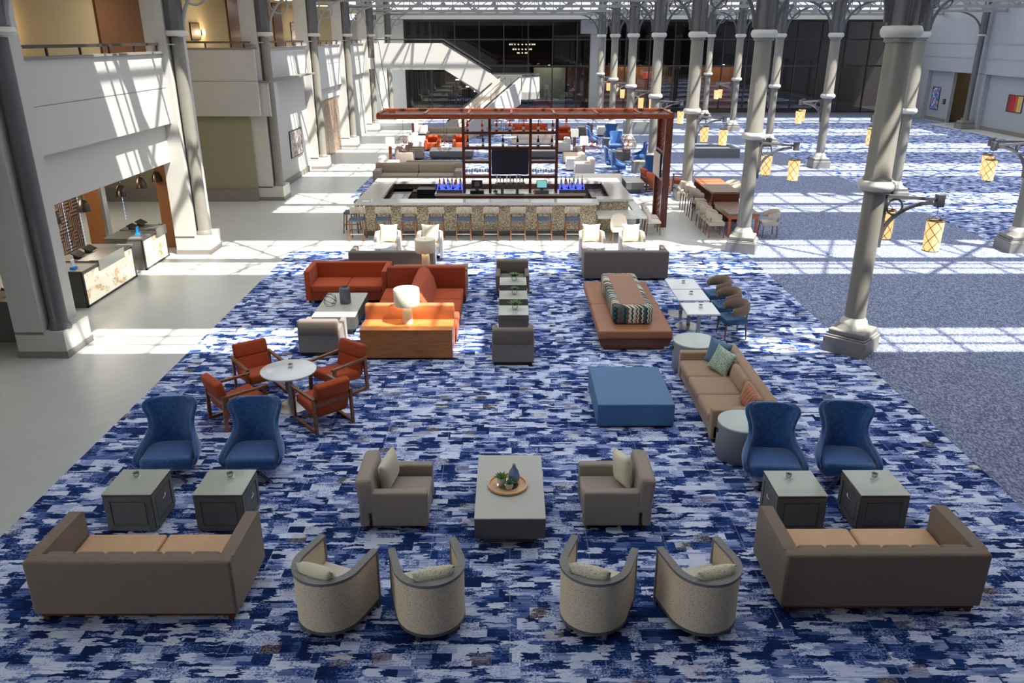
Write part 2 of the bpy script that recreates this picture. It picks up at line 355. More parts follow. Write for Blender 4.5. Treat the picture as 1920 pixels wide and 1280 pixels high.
def prism(poly, a0, a1, axis='y'):
    """polygon extruded along an axis; poly in the other two coordinates"""
    n = len(poly); f = {'y': lambda p, t: (p[0], t, p[1]), 'x': lambda p, t: (t, p[0], p[1]), 'z': lambda p, t: (p[0], p[1], t)}[axis]
    V = [f(p, a0) for p in poly]+[f(p, a1) for p in poly]
    F = [tuple(range(n)), tuple(range(n, 2*n))[::-1]]+[(i, i+n, (i+1) % n+n, (i+1) % n) for i in range(n)]
    return V, F
def pillow(w, h, t, n=12):
    """square pillow standing in the XZ plane, pinched corners"""
    V, F = [], []
    for s in (-1, 1):
        for i in range(n+1):
            for j in range(n+1):
                u, v = -1+2*i/n, -1+2*j/n
                k = 1-.10*(1-(u*u))*(v*v); k2 = 1-.10*(1-(v*v))*(u*u)
                th = t/2*max(0, (1-u**4)*(1-v**4))**.5*(1-.25*(u*u+v*v)/2)
                V.append((w/2*u*k2, s*th, h/2*v*k))
    m = (n+1)*(n+1)
    for s in (0, 1):
        for i in range(n):
            for j in range(n):
                q = (i*(n+1)+j, i*(n+1)+j+1, (i+1)*(n+1)+j+1, (i+1)*(n+1)+j); q = tuple(a+s*m for a in q); F.append(q if s else q[::-1])
    return V, F
def ring(r, t, n=28, m=6, rot=(0, 0, 0), loc=(0, 0, 0)):
    return T(tube([(r*cos(2*pi*i/n), r*sin(2*pi*i/n), 0) for i in range(n)], t, m, True), loc, rot)
def ball(r, loc=(0, 0, 0), n=12):
    return T(lathe([(r*sin(pi*i/8)+1e-6, -r*cos(pi*i/8)) for i in range(9)], n, False), loc)

def obj(name, g, mat, parent=None, smooth=False, loc=None):
    me = bpy.data.meshes.new(name); me.from_pydata(g[0], [], g[1]); me.validate()
    bm = bmesh.new(); bm.from_mesh(me); bmesh.ops.remove_doubles(bm, verts=bm.verts, dist=1e-5); bmesh.ops.recalc_face_normals(bm, faces=bm.faces); bm.to_mesh(me); bm.free()
    if smooth is not False:
        for p in me.polygons: p.use_smooth = True
        try: me.set_sharp_from_angle(angle=R(40 if smooth is True else smooth))
        except Exception: pass
    me.materials.append(M[mat] if isinstance(mat, str) else mat)
    o = bpy.data.objects.new(name, me); COL.objects.link(o)
    if parent: o.parent = parent
    if loc: o.location = loc
    return o
def tag(o, label, cat, group=None):
    o['label'] = label; o['category'] = cat
    if group: o['group'] = group
    return o
def thing(name, label, cat, loc=(0, 0, 0), rz=0, group=None):
    o = bpy.data.objects.new(name, None); COL.objects.link(o); o.location = loc; o.rotation_euler = (0, 0, rz); o.empty_display_size = .2
    return tag(o, label, cat, group)
def struct(name, g, mat, parent=None, smooth=False):
    o = obj(name, g, mat, parent, smooth)
    if not parent: o['kind'] = 'structure'
    return o
def copy_tree(o, parent=None):
    c = o.copy(); COL.objects.link(c)
    if parent: c.parent = parent
    for ch in list(o.children): copy_tree(ch, c)
    return c
def dup(o, loc, rz, label, group=None):
    c = copy_tree(o); c.location = loc; c.rotation_euler = (0, 0, rz); c['label'] = label
    if group: c['group'] = group
    return c
class Maker:
    """first call places the prototype itself, later calls place copies"""
    def __init__(s, f): s.f = f; s.o = None
    def __call__(s, loc, rz, label, group=None):
        if s.o is None:
            s.o = s.f(); s.o.location = loc; s.o.rotation_euler = (0, 0, rz); s.o['label'] = label
            if group: s.o['group'] = group
            return s.o
        c = dup(s.o, loc, rz, label, group)
        if not group and 'group' in c: del c['group']
        return c
ORD = ['first', 'second', 'third', 'fourth', 'fifth', 'sixth', 'seventh', 'eighth', 'ninth', 'tenth', 'eleventh', 'twelfth']
def place_word(i, n):
    return 'leftmost' if i == 0 else ('rightmost' if i == n-1 else ORD[i]+' from left')
def face(dx, dy):
    """z rotation turning local front (-Y) to the direction (dx, dy)"""
    return math.atan2(dx, -dy)

# ================================================================== SETTING
PY = [15.4+8.25*k for k in range(7)]            # column lines
RW = 33.0
struct('floor', box(-18, -4, -.3, 38, 80, 0), 'tile')
tag(obj('carpet', box(-6.64, -2, 0, 7.13, 23.6, .012), 'carpet'), 'blue patchwork carpet under the front lounge seating', 'carpet')
tag(obj('carpet', box(-6.45, 32.3, 0, 7.13, 59, .012), 'carpet'), 'blue patchwork carpet behind the bar under the far lounge', 'carpet')
struct('floor', box(15.45, -2, 0, 31.6, 61.9, .012), 'carpet')
struct('floor', J(box(7.14, -2, 0, 15.44, 60, .010), box(7.13, 62, 0, 33, 70.5, .010), box(7.14, 60, 0, 15.44, 62, .010), box(-6.45, 59.4, 0, 7.13, 70.5, .010)), 'gcarpet')

# roof, mostly unseen: frosted decks added for soft light, clear strips placed for sun bands
ZR = 9.0
def strips():
    out = [(PY[0]-2.9, PY[0]-1.3)]
    for y in PY[1:]: out.append((y-5.35, y-1.3))
    return out
ST = strips()
dark, frost, glassg = [], [], []
y = -4
dark.append(box(-14, -4, ZR, RW+3, 7.0, ZR+.2)); y = 7.0  # opaque deck out of view, reaches this far to dim the near furniture
for a, b in ST:
    x0_ = -5.4 if a < 13 else (-5.0 if 25 < a < 28 else -9.4)
    if 25 < a < 28: frost.append(box(-9.4, a, ZR+.02, x0_, b, ZR+.05))  # unseen filler panel, added to keep sun out of the olive alcove
    if a < 13: frost.append(box(3.2, a, ZR+.05, 8.9, b, ZR+.08))  # unseen filler, added to keep sun off the island bench and barrel chairs
    if a < 13: frost.append(box(-9.4, a, ZR+.02, x0_, b, ZR+.05))  # unseen filler, added to keep sun off the nearest pillar
    frost.append(box(-9.4, y, ZR+.02, RW+.5, a, ZR+.05)); glassg.append(([(x0_, a, ZR+.03), (RW+.5, a, ZR+.03), (RW+.5, b, ZR+.03), (x0_, b, ZR+.03)], [(0, 1, 2, 3)])); y = b
frost.append(box(-9.4, y, ZR+.02, RW+.5, 68.0, ZR+.05))
struct('ceiling', J(*dark, box(-14, 7, ZR, -9.4, 70, ZR+.2), box(-14, 68.0, 7.98, RW+3, 80, 8.1)), 'white_wall')
struct('ceiling', J(*frost), 'frost')
struct('window_1', J(*glassg), 'roofglass')
# roof bars
bars = []
for i, (a, b) in enumerate(ST):
    for yy in ([a+.55, a+1.05] if i == 0 else [a+.62, a+1.1, b-.75]): bars.append(box(-9.4, yy-.035, ZR-.12, RW, yy+.035, ZR+.02))
    if i: m = (a+b)/2-.45; bars.append(box(-9.4, m-.2, ZR-.3, RW, m+.2, ZR+.02))
    for e in (a, b): bars.append(box(-9.4, e-.06, ZR-.2, RW, e+.06, ZR+.02))
    x = -9.4; q = 0
    while x < RW:
        bars.append(box(x-.03, a, ZR-.1, x+.03, b, ZR+.02)); x += 1.42
struct('trim_1', J(*bars), 'steel')
def truss(y, z0=7.72, z1=8.62, n=30, x0=-9.3, x1=RW, tilt=.0):
    g = [box(x0, y-.09, z0-.08, x1, y+.09, z0+.08), box(x0, y-.09, z1-.07, x1, y+.09, z1+.07)]
    st = (x1-x0)/n
    for i in range(n):
        a = x0+i*st; b = a+st
        p = ((a, y, z0), (b, y, z1)) if i % 2 else ((a, y, z1), (b, y, z0))
        g.append(bar(*p, .07)); g.append(box(b-.035, y-.05, z0, b+.035, y+.05, z1))
        g.append(prism([(b-.16, z0+.08), (b+.16, z0+.08), (b, z0+.3)], y-.03, y+.03))
    return J(*g)
for i, yy in enumerate(PY):
    tag(obj('roof_truss', truss(yy), 'steel'), ['grey steel roof truss nearest the camera above the first column pair', 'grey roof truss over the second pair of columns', 'grey roof truss over the third pair of columns', 'grey roof truss over the fourth pair of columns', 'grey roof truss over the fifth pair of columns', 'grey roof truss over the sixth pair of columns', 'grey roof truss farthest back, in front of the white end beam'][i], 'roof truss', 'roof trusses crossing the hall')
# flat zig-zag bars added below the strips to cast the crossed shadows
for i, (a, b) in enumerate(ST[1:]):
    g = []; x = -9.4; up = True
    while x < RW:
        g.append(bar((x, a if up else b, ZR-.25), (x+4.1, b if up else a, ZR-.25), .13, .1)); g.append(bar((x+1.2, b if up else a, ZR-.25), (x+3.0, a if up else b, ZR-.25), .08, .08)); x += 4.1; up = not up
    struct('trim_%d' % (i+2), J(*g), 'steel')
# enclosing walls
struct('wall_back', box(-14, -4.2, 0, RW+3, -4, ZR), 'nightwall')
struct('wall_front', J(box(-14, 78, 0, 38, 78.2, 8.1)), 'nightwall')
LW = []
# left wall, bay by bay
PIER = [15.0+8.23*k for k in range(-1, 7)]      # near face of each pier
def bay(k): return PIER[k+1]+1.0, PIER[k+2]
lw = []
for k in range(-1, 1):
    y0, y1 = bay(k)
    lw += [box(-9.95, y0-.1, 2.74, -9.75, y1+.2, 3.9)]
struct('wall_left', J(*lw), 'white_wall')
# level two slab and inner walls
struct('wall_left', J(box(-13.6, 3, 3.82, -9.7, 24.2, 4.75), box(-13.6, 31.9, 3.82, -9.7, 58, 4.75), box(-9.99, 39.2, 0, -9.79, 41.2, 4.7), box(-9.95, 31.9, 0, -9.75, 40, 4.7),
                      box(-9.95, 40.3, 3.0, -9.75, 48, 4.7), box(-9.95, 51.6, 0, -9.75, 60, 4.7), box(-9.95, 48.6, 3.2, -9.75, 52, 4.7)), 'white_wall')
struct('wall_left', J(box(-13.5, 3, 4.75, -13.3, 70, 8.3), box(-13.5, 24.2, 3.8, -13.3, 31.9, 4.75)), 'beige_wall')
struct('wall_left', J(box(-16, 31.55, 0, -9.95, 31.75, 3.9), box(-16.2, 3, 0, -16, 31.7, 3.9)), 'olive_wall')
struct('baseboard_left', J(box(-15.9, 31.47, 0, -9.95, 31.56, .5), box(-9.78, 31.9, 0, -9.70, 39.2, .25)), 'trimgrey')
struct('ceiling', J(box(-16, 3, 3.0, -9.96, 24.2, 3.1), box(-16, 24.2, 3.74, -13.3, 31.5, 3.8), box(-16, 24.2, 3.0, -9.96, 24.3, 3.8)), 'beige_wall')
struct('ceiling', box(-13.6, 3, 7.9, -9.7, 70, 8.0), 'beige_wall')
# amber reveals beside the level two doors
def dpanel(y0, y1, z1=7.4): return box(-13.31, y0, 4.8, -13.22, y1, z1)
for i, (y0, y1, m) in enumerate([(27.6, 31.0, 'amber2'), (40.5, 42.1, 'darkwood'), (48.2, 50, 'darkwood'), (58, 59.2, 'amber2')]):
    struct('door_%d' % (i+1), dpanel(y0, y1, 8.2), m)
# parapets on the left, each a balcony front of its own
def parapet(name, y0, y1, x, z0, z1, label, t=.22, line=4.78):
    r = thing(name, label, 'balcony', (x, (y0+y1)/2, z0)); L = (y1-y0)/2; h = z1-z0
    obj('front_panel', J(box(-t, -L, 0, 0, L, line-z0-.012), box(-t, -L, line-z0+.012, 0, L, h), box(-t, -L, line-z0-.02, -.02, L, line-z0+.02)), 'white_wall', r)
    obj('cap', box(-t-.05, -L, h, .05, L, h+.05), 'trimgrey', r)
    obj('handrail', bar((-.08, -L+.1, h+.24), (-.08, L-.1, h+.24), .07), 'rail', r)
    n = max(3, int((y1-y0)/1.25))
    for i in range(n):
        yy = -L+.35+(2*L-.7)*i/(n-1); obj('rail_post', box(-.1, yy-.025, h+.05, -.06, yy+.025, h+.22), 'darkmetal', r)
    return r
parapet('balcony_parapet', PIER[0]+.9, PIER[1]+.3, -9.55, 3.82, 5.68, 'white balcony front at the left picture edge before the first pillar')
parapet('balcony_parapet', PIER[1]+.9, PIER[2]+.3, -9.55, 3.82, 5.68, 'white balcony front above the reception desks')
b2 = parapet('balcony_parapet', 31.62, 39.4, -9.45, 4.55, 5.68, 'white balcony front above the framed fan print, running away from the camera', line=5.6)
obj('ledge', box(-.25, -3.95, -.07, .38, 3.9, 0), 'trimgrey', b2); obj('lower_band', box(-.45, -3.88, -1.3, .30, -2.6, -.07), 'white_wall', b2)
b3 = parapet('balcony_parapet', 0, 6.4, 0, 3.28, 5.68, 'pale balcony front facing the camera above the olive alcove', line=4.55)
b3.rotation_euler = (0, 0, -pi/2); b3.location = (-12.68, 31.38, 3.28)
parapet('balcony_parapet', PIER[4]+.9, PIER[5]+.2, -9.6, 3.6, 5.68, 'white balcony front above the carved copper doors')
parapet('balcony_parapet', PIER[5]+.9, PIER[6]-.25, -9.6, 3.9, 5.68, 'narrow looking white balcony front next to the staircase')
# pillars with a round column engaged at the corner
def make_pillar():
    r = thing('wall_pillar', 'white square pillar', 'pillar')
    obj('pillar_body', J(box(-1.0, 0, .5, -.42, 1.0, 8.9), box(-.42, .35, .5, -.25, 1.0, 8.9), box(-.425, -.005, 5.9, -.24, 1.005, 5.93), box(-1.005, -.006, 5.9, -.42, 0, 5.93)), 'white_wall', r)
    obj('plinth', J(box(-1.0, 0, 0.13, -.02, 1.0, .56)), 'white_wall', r)
    obj('base_band', box(-1.02, -.02, 0, 0, 1.02, .14), 'trimgrey', r)
    p = [(.22, .56), (.22, .62), (.185, .68), (.17, .72), (.165, 6.1)]
    obj('round_column', T(lathe(p, 20), (-.22, .28, 0)), 'colpaint' , r, True)
    obj('collar', T(lathe([(.17, 6.12), (.3, 6.13), (.33, 6.19), (.3, 6.27), (.2, 6.28)], 20), (-.22, .28, 0)), 'collar', r, True)
    obj('upper_shaft', T(lathe([(.26, 6.28), (.24, 8.9)], 8), (-.22, .28, 0)), 'coldark', r)
    g = [ring(.33, .035, 24, 6, (pi/2, 0, 0), (.42, .28, 7.25)), tube([(-.0+1.7*(1-cos(a)), .28, 6.3+1.45*sin(a)) for a in [i*pi/2/12 for i in range(13)]], .05)]
    g.append(tube([(-.22, .28+.2+1.7*(1-cos(a)), 6.3+1.45*sin(a)) for a in [i*pi/2/12 for i in range(13)]], .05)); g.append(bar((-.2, .28, 7.75), (1.8, .28, 7.75), .08))
    obj('spandrel_bracket', J(*g), 'steel', r, True)
    return r
PM = Maker(make_pillar)
pl = ['pillar out of frame behind the camera side', 'nearest white square pillar with a dark round column, at the left picture edge', 'white square pillar right of the reception desks', 'white pillar rising behind the projecting balcony beside the olive alcove', 'white pillar between the framed fan print and the copper doors', 'white pillar just beyond the carved copper doors', 'white pillar in front of the staircase landing', 'farthest white pillar behind the staircase landing']
for k in range(1, 8): 
    o = PM((-8.95, PIER[k]+(.2 if k == 3 else 0), 0), 0, pl[k], 'white pillars along the left wall')
    if k == 1:
        for c in o.children:
            if c.name.startswith(('round_column',)): c.data = c.data.copy(); c.data.materials[0] = M['coldark']
# copies after the first keep the light paint
for o in bpy.data.objects:
    if o.name.startswith('round_column') and o.parent and abs(o.parent.location.y-PIER[1]) > 1 :
        if not o.data.name.endswith('light'):
            me = bpy.data.meshes.get('round_column_light')
            if me is None: me = o.data.copy(); me.name = 'round_column_light'; me.materials[0] = M['colpaint']
            o.data = me
# wall art, sconces, ceiling panels of level two
def frame_art(name, label, cx, cy, cz, w, h, mat, axis='x', fm='black', group=None, sgn=1):
    r = thing(name, label, 'picture', (cx, cy, cz))
    if axis == 'x':
        obj('frame', J(box(0, -w/2-.04, -h/2-.04, sgn*.04, w/2+.04, -h/2), box(0, -w/2-.04, h/2, sgn*.04, w/2+.04, h/2+.04), box(0, -w/2-.04, -h/2, sgn*.04, -w/2, h/2), box(0, w/2, -h/2, sgn*.04, w/2+.04, h/2)), fm, r)
        obj('artwork', box(min(0, sgn*.03), -w/2, -h/2, max(0, sgn*.03), w/2, h/2), mat, r)
    return r
frame_art('framed_print', 'framed grey fan pattern print hung on the white wall left of the pillar', -9.74, 37.2, 1.6, 2.0, 1.1, 'art_grey')
frame_art('framed_picture', 'small amber picture in black frame on the upper level wall', -13.28, 36.1, 6.33, .95, .62, 'art_wood')
frame_art('framed_picture', 'dark patterned picture on the far upper level wall', -13.28, 52.5, 6.3, .9, 1.2, 'art_grey')
for i, (yy, zz) in enumerate([(22.6, 6.42), (36.9, 6.28), (45.6, 6.2), (54.2, 6.15)]):
    r = thing('wall_sconce', ['glowing wall sconce nearest the camera on the upper level', 'glowing wall sconce right of the small framed picture', 'glowing wall sconce third along the upper level wall', 'small glowing wall sconce farthest along the upper level wall'][i], 'wall light', (-13.28, yy, zz), 0, 'sconces along the upper level wall')
    obj('backplate', box(0, -.05, -.12, .03, .05, .12), 'rail', r)
    obj('glowing_shade', T(lathe([(.045, -.13), (.06, 0), (.045, .13)], 12), (.09, 0, 0)), 'sconce', r, True)
    l = bpy.data.lights.new('sconce_light', 'POINT'); l.energy = 22; l.color = (1, .78, .5); l.shadow_soft_size = .1
    lo = bpy.data.objects.new('sconce_light', l); COL.objects.link(lo); lo.parent = r; lo.location = (.25, 0, 0)
for i, yy in enumerate([28, 36, 44, 52]):
    r = thing('ceiling_panel_light', 'square white ceiling light above the upper level walkway, %s from the camera' % ORD[i], 'ceiling light', (-11.4, yy, 7.89), 0, 'square lights in the upper walkway ceiling')
    obj('frame', box(-.5, -.5, -.03, .5, .5, 0), 'collar', r); obj('diffuser', box(-.44, -.44, -.04, .44, .44, -.03), emis('diffuser_%d' % i, (1, .95, .88, 1), 2.5), r)
    l = bpy.data.lights.new('walkway_light', 'AREA'); l.energy = 42; l.size = .8; l.color = (1, .90, .76)
    lo = bpy.data.objects.new('walkway_light', l); COL.objects.link(lo); lo.parent = r; lo.location = (0, 0, -.06)
# copper doors in bay three, dark doorway in bay four
for i, (a, b) in enumerate([(40.9, 44.2), (44.25, 47.6)]):
    struct('door_%d' % (i+5), rbox(-9.92, a, 0, -9.80, b, 3.0, .02), 'copperdoor')
struct('wall_left', box(-11.6, 48.6, 0, -11.4, 51.6, 3.9), 'nightwall')
# right wall with inset panels
rw = [box(RW, -4, 3.68, RW+.6, 71, ZR), box(RW+.35, -4, 0, RW+.6, 59.0, 3.68), box(RW+.35, 62.4, 0, RW+.6, 71, 3.68), box(RW, 65.6, 0, RW+.4, 71, 3.7), box(RW, 57.6, 0, RW+.4, 59.0, 3.7)]
for z in (4.7, 5.66): rw.append(box(RW-.03, -4, z, RW, 71, z+.06))
for yy in (16, 24.3, 32.5, 41, 49.3): rw.append(box(RW, yy-.7, 0, RW+.4, yy+.7, 3.7))
struct('wall_right', J(*rw), 'grey_wall')
struct('wall_right', J(box(RW+4, 58, 0, RW+4.2, 64, 3.8), box(RW+.5, 64, 0, RW+4.2, 64.2, 3.8), box(RW+.5, 57, 0, RW+4.2, 57.2, 3.8), box(RW+.5, 57, 3.7, RW+4.2, 64.2, 3.8)), 'beige_wall')
struct('door_7', box(RW+2.4, 58, 0, RW+2.5, 63.9, 2.3), plain('dark_red_door_paint', srgb(75, 32, 22), .5))
struct('baseboard_right', J(box(RW+.28, 0, 0, RW+.36, 59, .25), box(RW+.28, 62.5, 0, RW+.36, 71, .25)), 'trimgrey')
tag(obj('bench', rbox(RW+1.0, 59.6, 0, RW+1.7, 61.6, .45, .05), plain('olive_gold_bench', srgb(150, 125, 45), .7)), 'low olive gold bench inside the doorway of the right wall', 'bench')
frame_art('canvas_painting', 'tall blue and red collage canvas on the right wall before the doorway', RW+.34, 64.5, 1.65, 1.1, 1.6, 'art_blue', sgn=-1)
frame_art('canvas_painting', 'red to yellow striped canvas on the right wall near the picture edge', RW+.34, 54.2, 2.0, 1.6, 1.0, 'art_stripes', sgn=-1)
frame_art('wall_sign', 'tiny brown sign beside the right wall doorway', RW+.34, 63.1, 1.5, .25, .3, 'art_wood', sgn=-1)
for i, yy in enumerate([58.2]):
    r = thing('wall_column', 'slender grey round column standing against the right wall beside the doorway', 'column', (RW-.5, yy, 0))
    obj('plinth', J(rbox(-.5, -.5, 0, .5, .5, .35, .03), rbox(-.4, -.4, .35, .4, .4, .55, .04)), 'colbase', r)
    obj('shaft', lathe([(.25, .55), (.2, .65), (.19, 6.15)], 18), 'coldark', r, True); obj('collar', lathe([(.2, 6.15), (.32, 6.18), (.32, 6.28), (.2, 6.3)], 18), 'collar', r, True)
    obj('upper_shaft', J(lathe([(.26, 6.3), (.24, 8.8)], 8), tube([(-.2-2.0*(1-cos(a)), 0, 6.4+1.35*sin(a)) for a in [i*pi/24 for i in range(13)]], .06)), 'coldark', r)
tag(obj('exit_sign', rbox(RW+.24, 59.05, 3.3, RW+.34, 59.5, 3.55, .01), emis('pink_red_glow', (1, .25, .2, 1), 1.0)), 'small red lit sign high beside the right wall doorway', 'sign')
# far glass wall
GX0, GX1 = -9.4, 33.0
struct('trim_20', J(box(-9.4, 67.9, 7.42, RW, 68.2, 7.98)), 'collar')
struct('trim_21', J(box(6.85, 70.4, 0, 8.1, 71.2, 7.4), box(6.0, 69.8, 6.35, 8.1, 71.2, 7.4), box(-13.3, 69.6, 0, -8.6, 69.9, 7.4)), 'white_wall')
gl, mu = [], []
x = -8.6
while x < GX1-.1:
    mu.append(box(x-.05, 70.9, 0, x+.05, 71.05, 7.35)); x += 2.05
for z in (.02, 3.76, 5.85, 7.3): mu.append(box(-8.6, 70.88, z, GX1, 71.06, z+.12))
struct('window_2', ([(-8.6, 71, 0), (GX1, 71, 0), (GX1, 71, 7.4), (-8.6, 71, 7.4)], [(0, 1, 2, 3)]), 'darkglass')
struct('window_3', J(*mu), plain('dark_window_mullion', srgb(66, 60, 58), .4))
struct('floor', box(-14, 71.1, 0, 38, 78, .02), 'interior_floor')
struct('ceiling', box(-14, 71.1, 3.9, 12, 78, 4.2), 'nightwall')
# lit rooms behind the glass
def far_panel(x0, x1, y, z1, m, z0=.02): return box(x0, y, z0, x1, y+.08, z1)
struct('wall_front', J(far_panel(2.2, 5.0, 73.5, 3.6, 0)), 'curtain')
struct('wall_front', J(far_panel(5.1, 6.9, 72.2, 3.7, 0)), plain('reddish_wood_panel', srgb(150, 105, 85), .5))
struct('wall_front', J(far_panel(8.6, 14.2, 75, 3.7, 0), far_panel(17.3, 20.2, 75.0, 3.6, 0)), 'amber_wall')
struct('wall_front', J(far_panel(-8.4, -7.4, 71.8, 3.7, 0), far_panel(-5.6, -3.6, 73.2, 3.7, 0), far_panel(13.4, 15.6, 72.6, 3.7, 0)), 'drape')
for i, (xx, yy, w, e) in enumerate([(3.5, 72.4, 2.5, 60), (11.5, 73.3, 4.5, 200), (18.8, 73.3, 3, 110), (-4.5, 72.3, 3, 30)]):
    r = thing('ceiling_downlight', 'warm downlight in the rooms behind the smoked glass wall, %s' % place_word(i, 4), 'ceiling light', (xx, yy, 3.85), 0, 'downlights behind the glass wall')
    obj('lamp_lens', lathe([(.09, -.02), (.09, .02)], 12), 'spot', r)
    l = bpy.data.lights.new('interior_light', 'AREA'); l.energy = e; l.size = w; l.color = (1, .80, .58)
    lo = bpy.data.objects.new('interior_light', l); COL.objects.link(lo); lo.parent = r; lo.location = (0, 0, -.08)
tag(obj('lit_sign', J(box(12.0, 74.94, 2.6, 13.6, 75.0, 3.2)), stripe_mat('red_blue_sign', [srgb(210, 90, 80), srgb(90, 190, 240)], .8, 2)), 'blue and red lit sign behind the glass between the columns', 'sign')
# chandelier and red chair behind glass
r = thing('crystal_chandelier', 'golden tiered chandelier glowing behind the dark glass wall', 'chandelier', (1.2, 74, 5.6))
obj('frame', J(ring(1.1, .04), ring(.8, .04, loc=(0, 0, -.4)), cyl(0, 0, 0, 2.4, .03)), 'rail', r)
obj('crystal_drops', J(*[ball(.06, (rr*cos(a), rr*sin(a), zz), 6) for rr, zz, n in ((1.1, -.1, 20), (.8, -.5, 16), (.4, -.8, 8)) for a in [2*pi*i/n for i in range(n)]]), emis('crystal_glow', (1, .8, .45, 1), 2.2), r)
r = thing('lounge_chair', 'small red chair behind the glass near the stair foot', 'chair', (3.0, 72.2, 0)); obj('seat', rbox(-.8, -.35, .2, .8, .35, .45, .05), 'rustd', r); obj('backrest', rbox(-.8, .25, .4, .8, .4, .9, .05), 'rustd', r)
for s in (-1, 1): 
    for q in (-1, 1): obj('leg', box(s*.7-.03, q*.28-.03, 0, s*.7+.03, q*.28+.03, .22), 'darkwood', r)

# ------------------------------------------------------------------ staircase
ST_ = thing('staircase', 'white switchback staircase with solid parapets at the back left', 'staircase', (0, 56, 0))
def sp(name, g, m, par=None, sm=False): return obj(name, T(g, (0, -56, 0)), m, par or ST_, sm)
sp('landing_parapet', prism([(-8.9, 4.07), (-4.3, 4.07), (-1.9, 2.65), (.3, 2.2), (.3, 2.6), (-1.25, 3.86), (-4.4, 5.72), (-8.9, 5.72)], 56, 56.25), 'white_wall')
sp('landing_slab', prism([(-9.6, 4.1), (-4.3, 4.1), (-1.9, 2.4), (-1.0, 2.4), (-1.0, 2.7), (-4.2, 4.8), (-9.6, 4.8)], 56.25, 58.4), 'white_wall')
sp('rear_parapet', prism([(-9.6, 4.1), (-4.3, 4.1), (-1.9, 2.6), (-1.2, 2.6), (-1.2, 3.7), (-4.4, 5.65), (-9.6, 5.65)], 58.4, 58.6), 'white_wall')
# mid landing with rounded end
arc = [(.9+1.25*cos(a), 57.3+1.35*sin(a)) for a in [(-pi/2+pi*i/12) for i in range(13)]]
sp('middle_landing', prism([(-1.2, 55.95)]+arc+[(-1.2, 58.65)], 2.15, 2.62, 'z'), 'white_wall')
V = []; Fq = []
for (px, py) in arc+[(-1.2, 58.65)]: V += [(px, py, 2.15), (px, py, 3.66)]
for i in range(len(arc)): Fq.append((2*i, 2*i+2, 2*i+3, 2*i+1))
mp = sp('middle_parapet', (V, Fq), 'white_wall'); mod = mp.modifiers.new('thickness', 'SOLIDIFY'); mod.thickness = .15
cp_ = sp('parapet_cap', tube([(px, py, 3.69) for px, py in arc+[(-1.2, 58.65)]], .06, 6), 'darkmetal')
# lower flight going down towards the bar and to the left
d = Vector((-.70, -.72, 0)); nrm = Vector((d.y, -d.x, 0)); top = Vector((.05, 55.95, 2.62)); NS = 16; run = .30; rise = 2.62/NS
steps = []
for i in range(NS):
    p = top+d*(i*run); q = p+d*run; z = 2.62-(i+1)*rise; w = nrm*.82
    a = [p+w, p-w, q-w, q+w]; steps.append(([(v.x, v.y, max(0, z-.35)) for v in a]+[(v.x, v.y, z) for v in a], box(0, 0, 0, 1, 1, 1)[1]))
sp('stair_flight', J(*steps), plain('pale_stone_steps', srgb(222, 205, 185), .6))
for s in (-1, 1):
    w = nrm*(.9*s); a = top+w; b = top+d*(NS*run)+w; th = nrm*(.08*s)
    zz = [(a, 1.9), (b, 0), (b, .95), (a, 3.55)]
    V = [(p.x, p.y, z) for p, z in zz]+[((p+th*2).x, (p+th*2).y, z) for p, z in zz]
    sp('flight_parapet', (V, [(0, 1, 2, 3), (7, 6, 5, 4), (0, 4, 5, 1), (1, 5, 6, 2), (2, 6, 7, 3), (3, 7, 4, 0)]), 'white_wall')
    sp('flight_handrail', bar((a.x, a.y, 3.62), (b.x, b.y, 1.02), .07), 'darkmetal')
    if s == 1 or True:
        c = nrm*(.25*s); pts = [(top+c+d*.1)+Vector((0, 0, .95)), (top+c+d*(NS*run))+Vector((0, 0, -2.62+.95))]
        sp('middle_handrail', J(tube(pts, .025, 6), *[bar((top+c+d*t).to_tuple()[:2]+(2.62-t/(NS*run)*2.62,), (top+c+d*t).to_tuple()[:2]+(2.62-t/(NS*run)*2.62+.95,), .03) for t in (.1, 1.5, 3.0, 4.5)]), 'rail')
sp('upper_handrail', J(tube([(-8.9, 56.1, 5.95), (-4.35, 56.1, 5.95), (-1.2, 56.1, 4.08)], .035, 6), tube([(-8.9, 58.4, 5.95), (-4.35, 58.4, 5.95), (-1.2, 58.4, 4.0)], .035, 6)), 'darkmetal')
sp('parapet_edge', bar((-4.38, 56.12, 5.76), (-1.2, 56.12, 3.9), .27, .05), 'darkmetal')
for (lx, lz) in ((-3.4, 3.35), (-2.7, 2.9), (-2.15, 2.6)):
    sp('soffit_light', T(lathe([(.12, -.02), (.12, .02)], 12), (lx-.1, 57.0, lz+.03)), 'spot')
r = thing('queue_post', 'slim dark railing standing under the staircase', 'railing', (-4.3, 66, 0)); obj('rail_bar', J(bar((-3, 0, .95), (3, 0, .95), .05), bar((-3, 0, .5), (3, 0, .5), .03)), 'rail', r)
for xx in (-3, 0, 3): obj('post', bar((xx, 0, 0), (xx, 0, 1.0), .06), 'darkmetal', r)

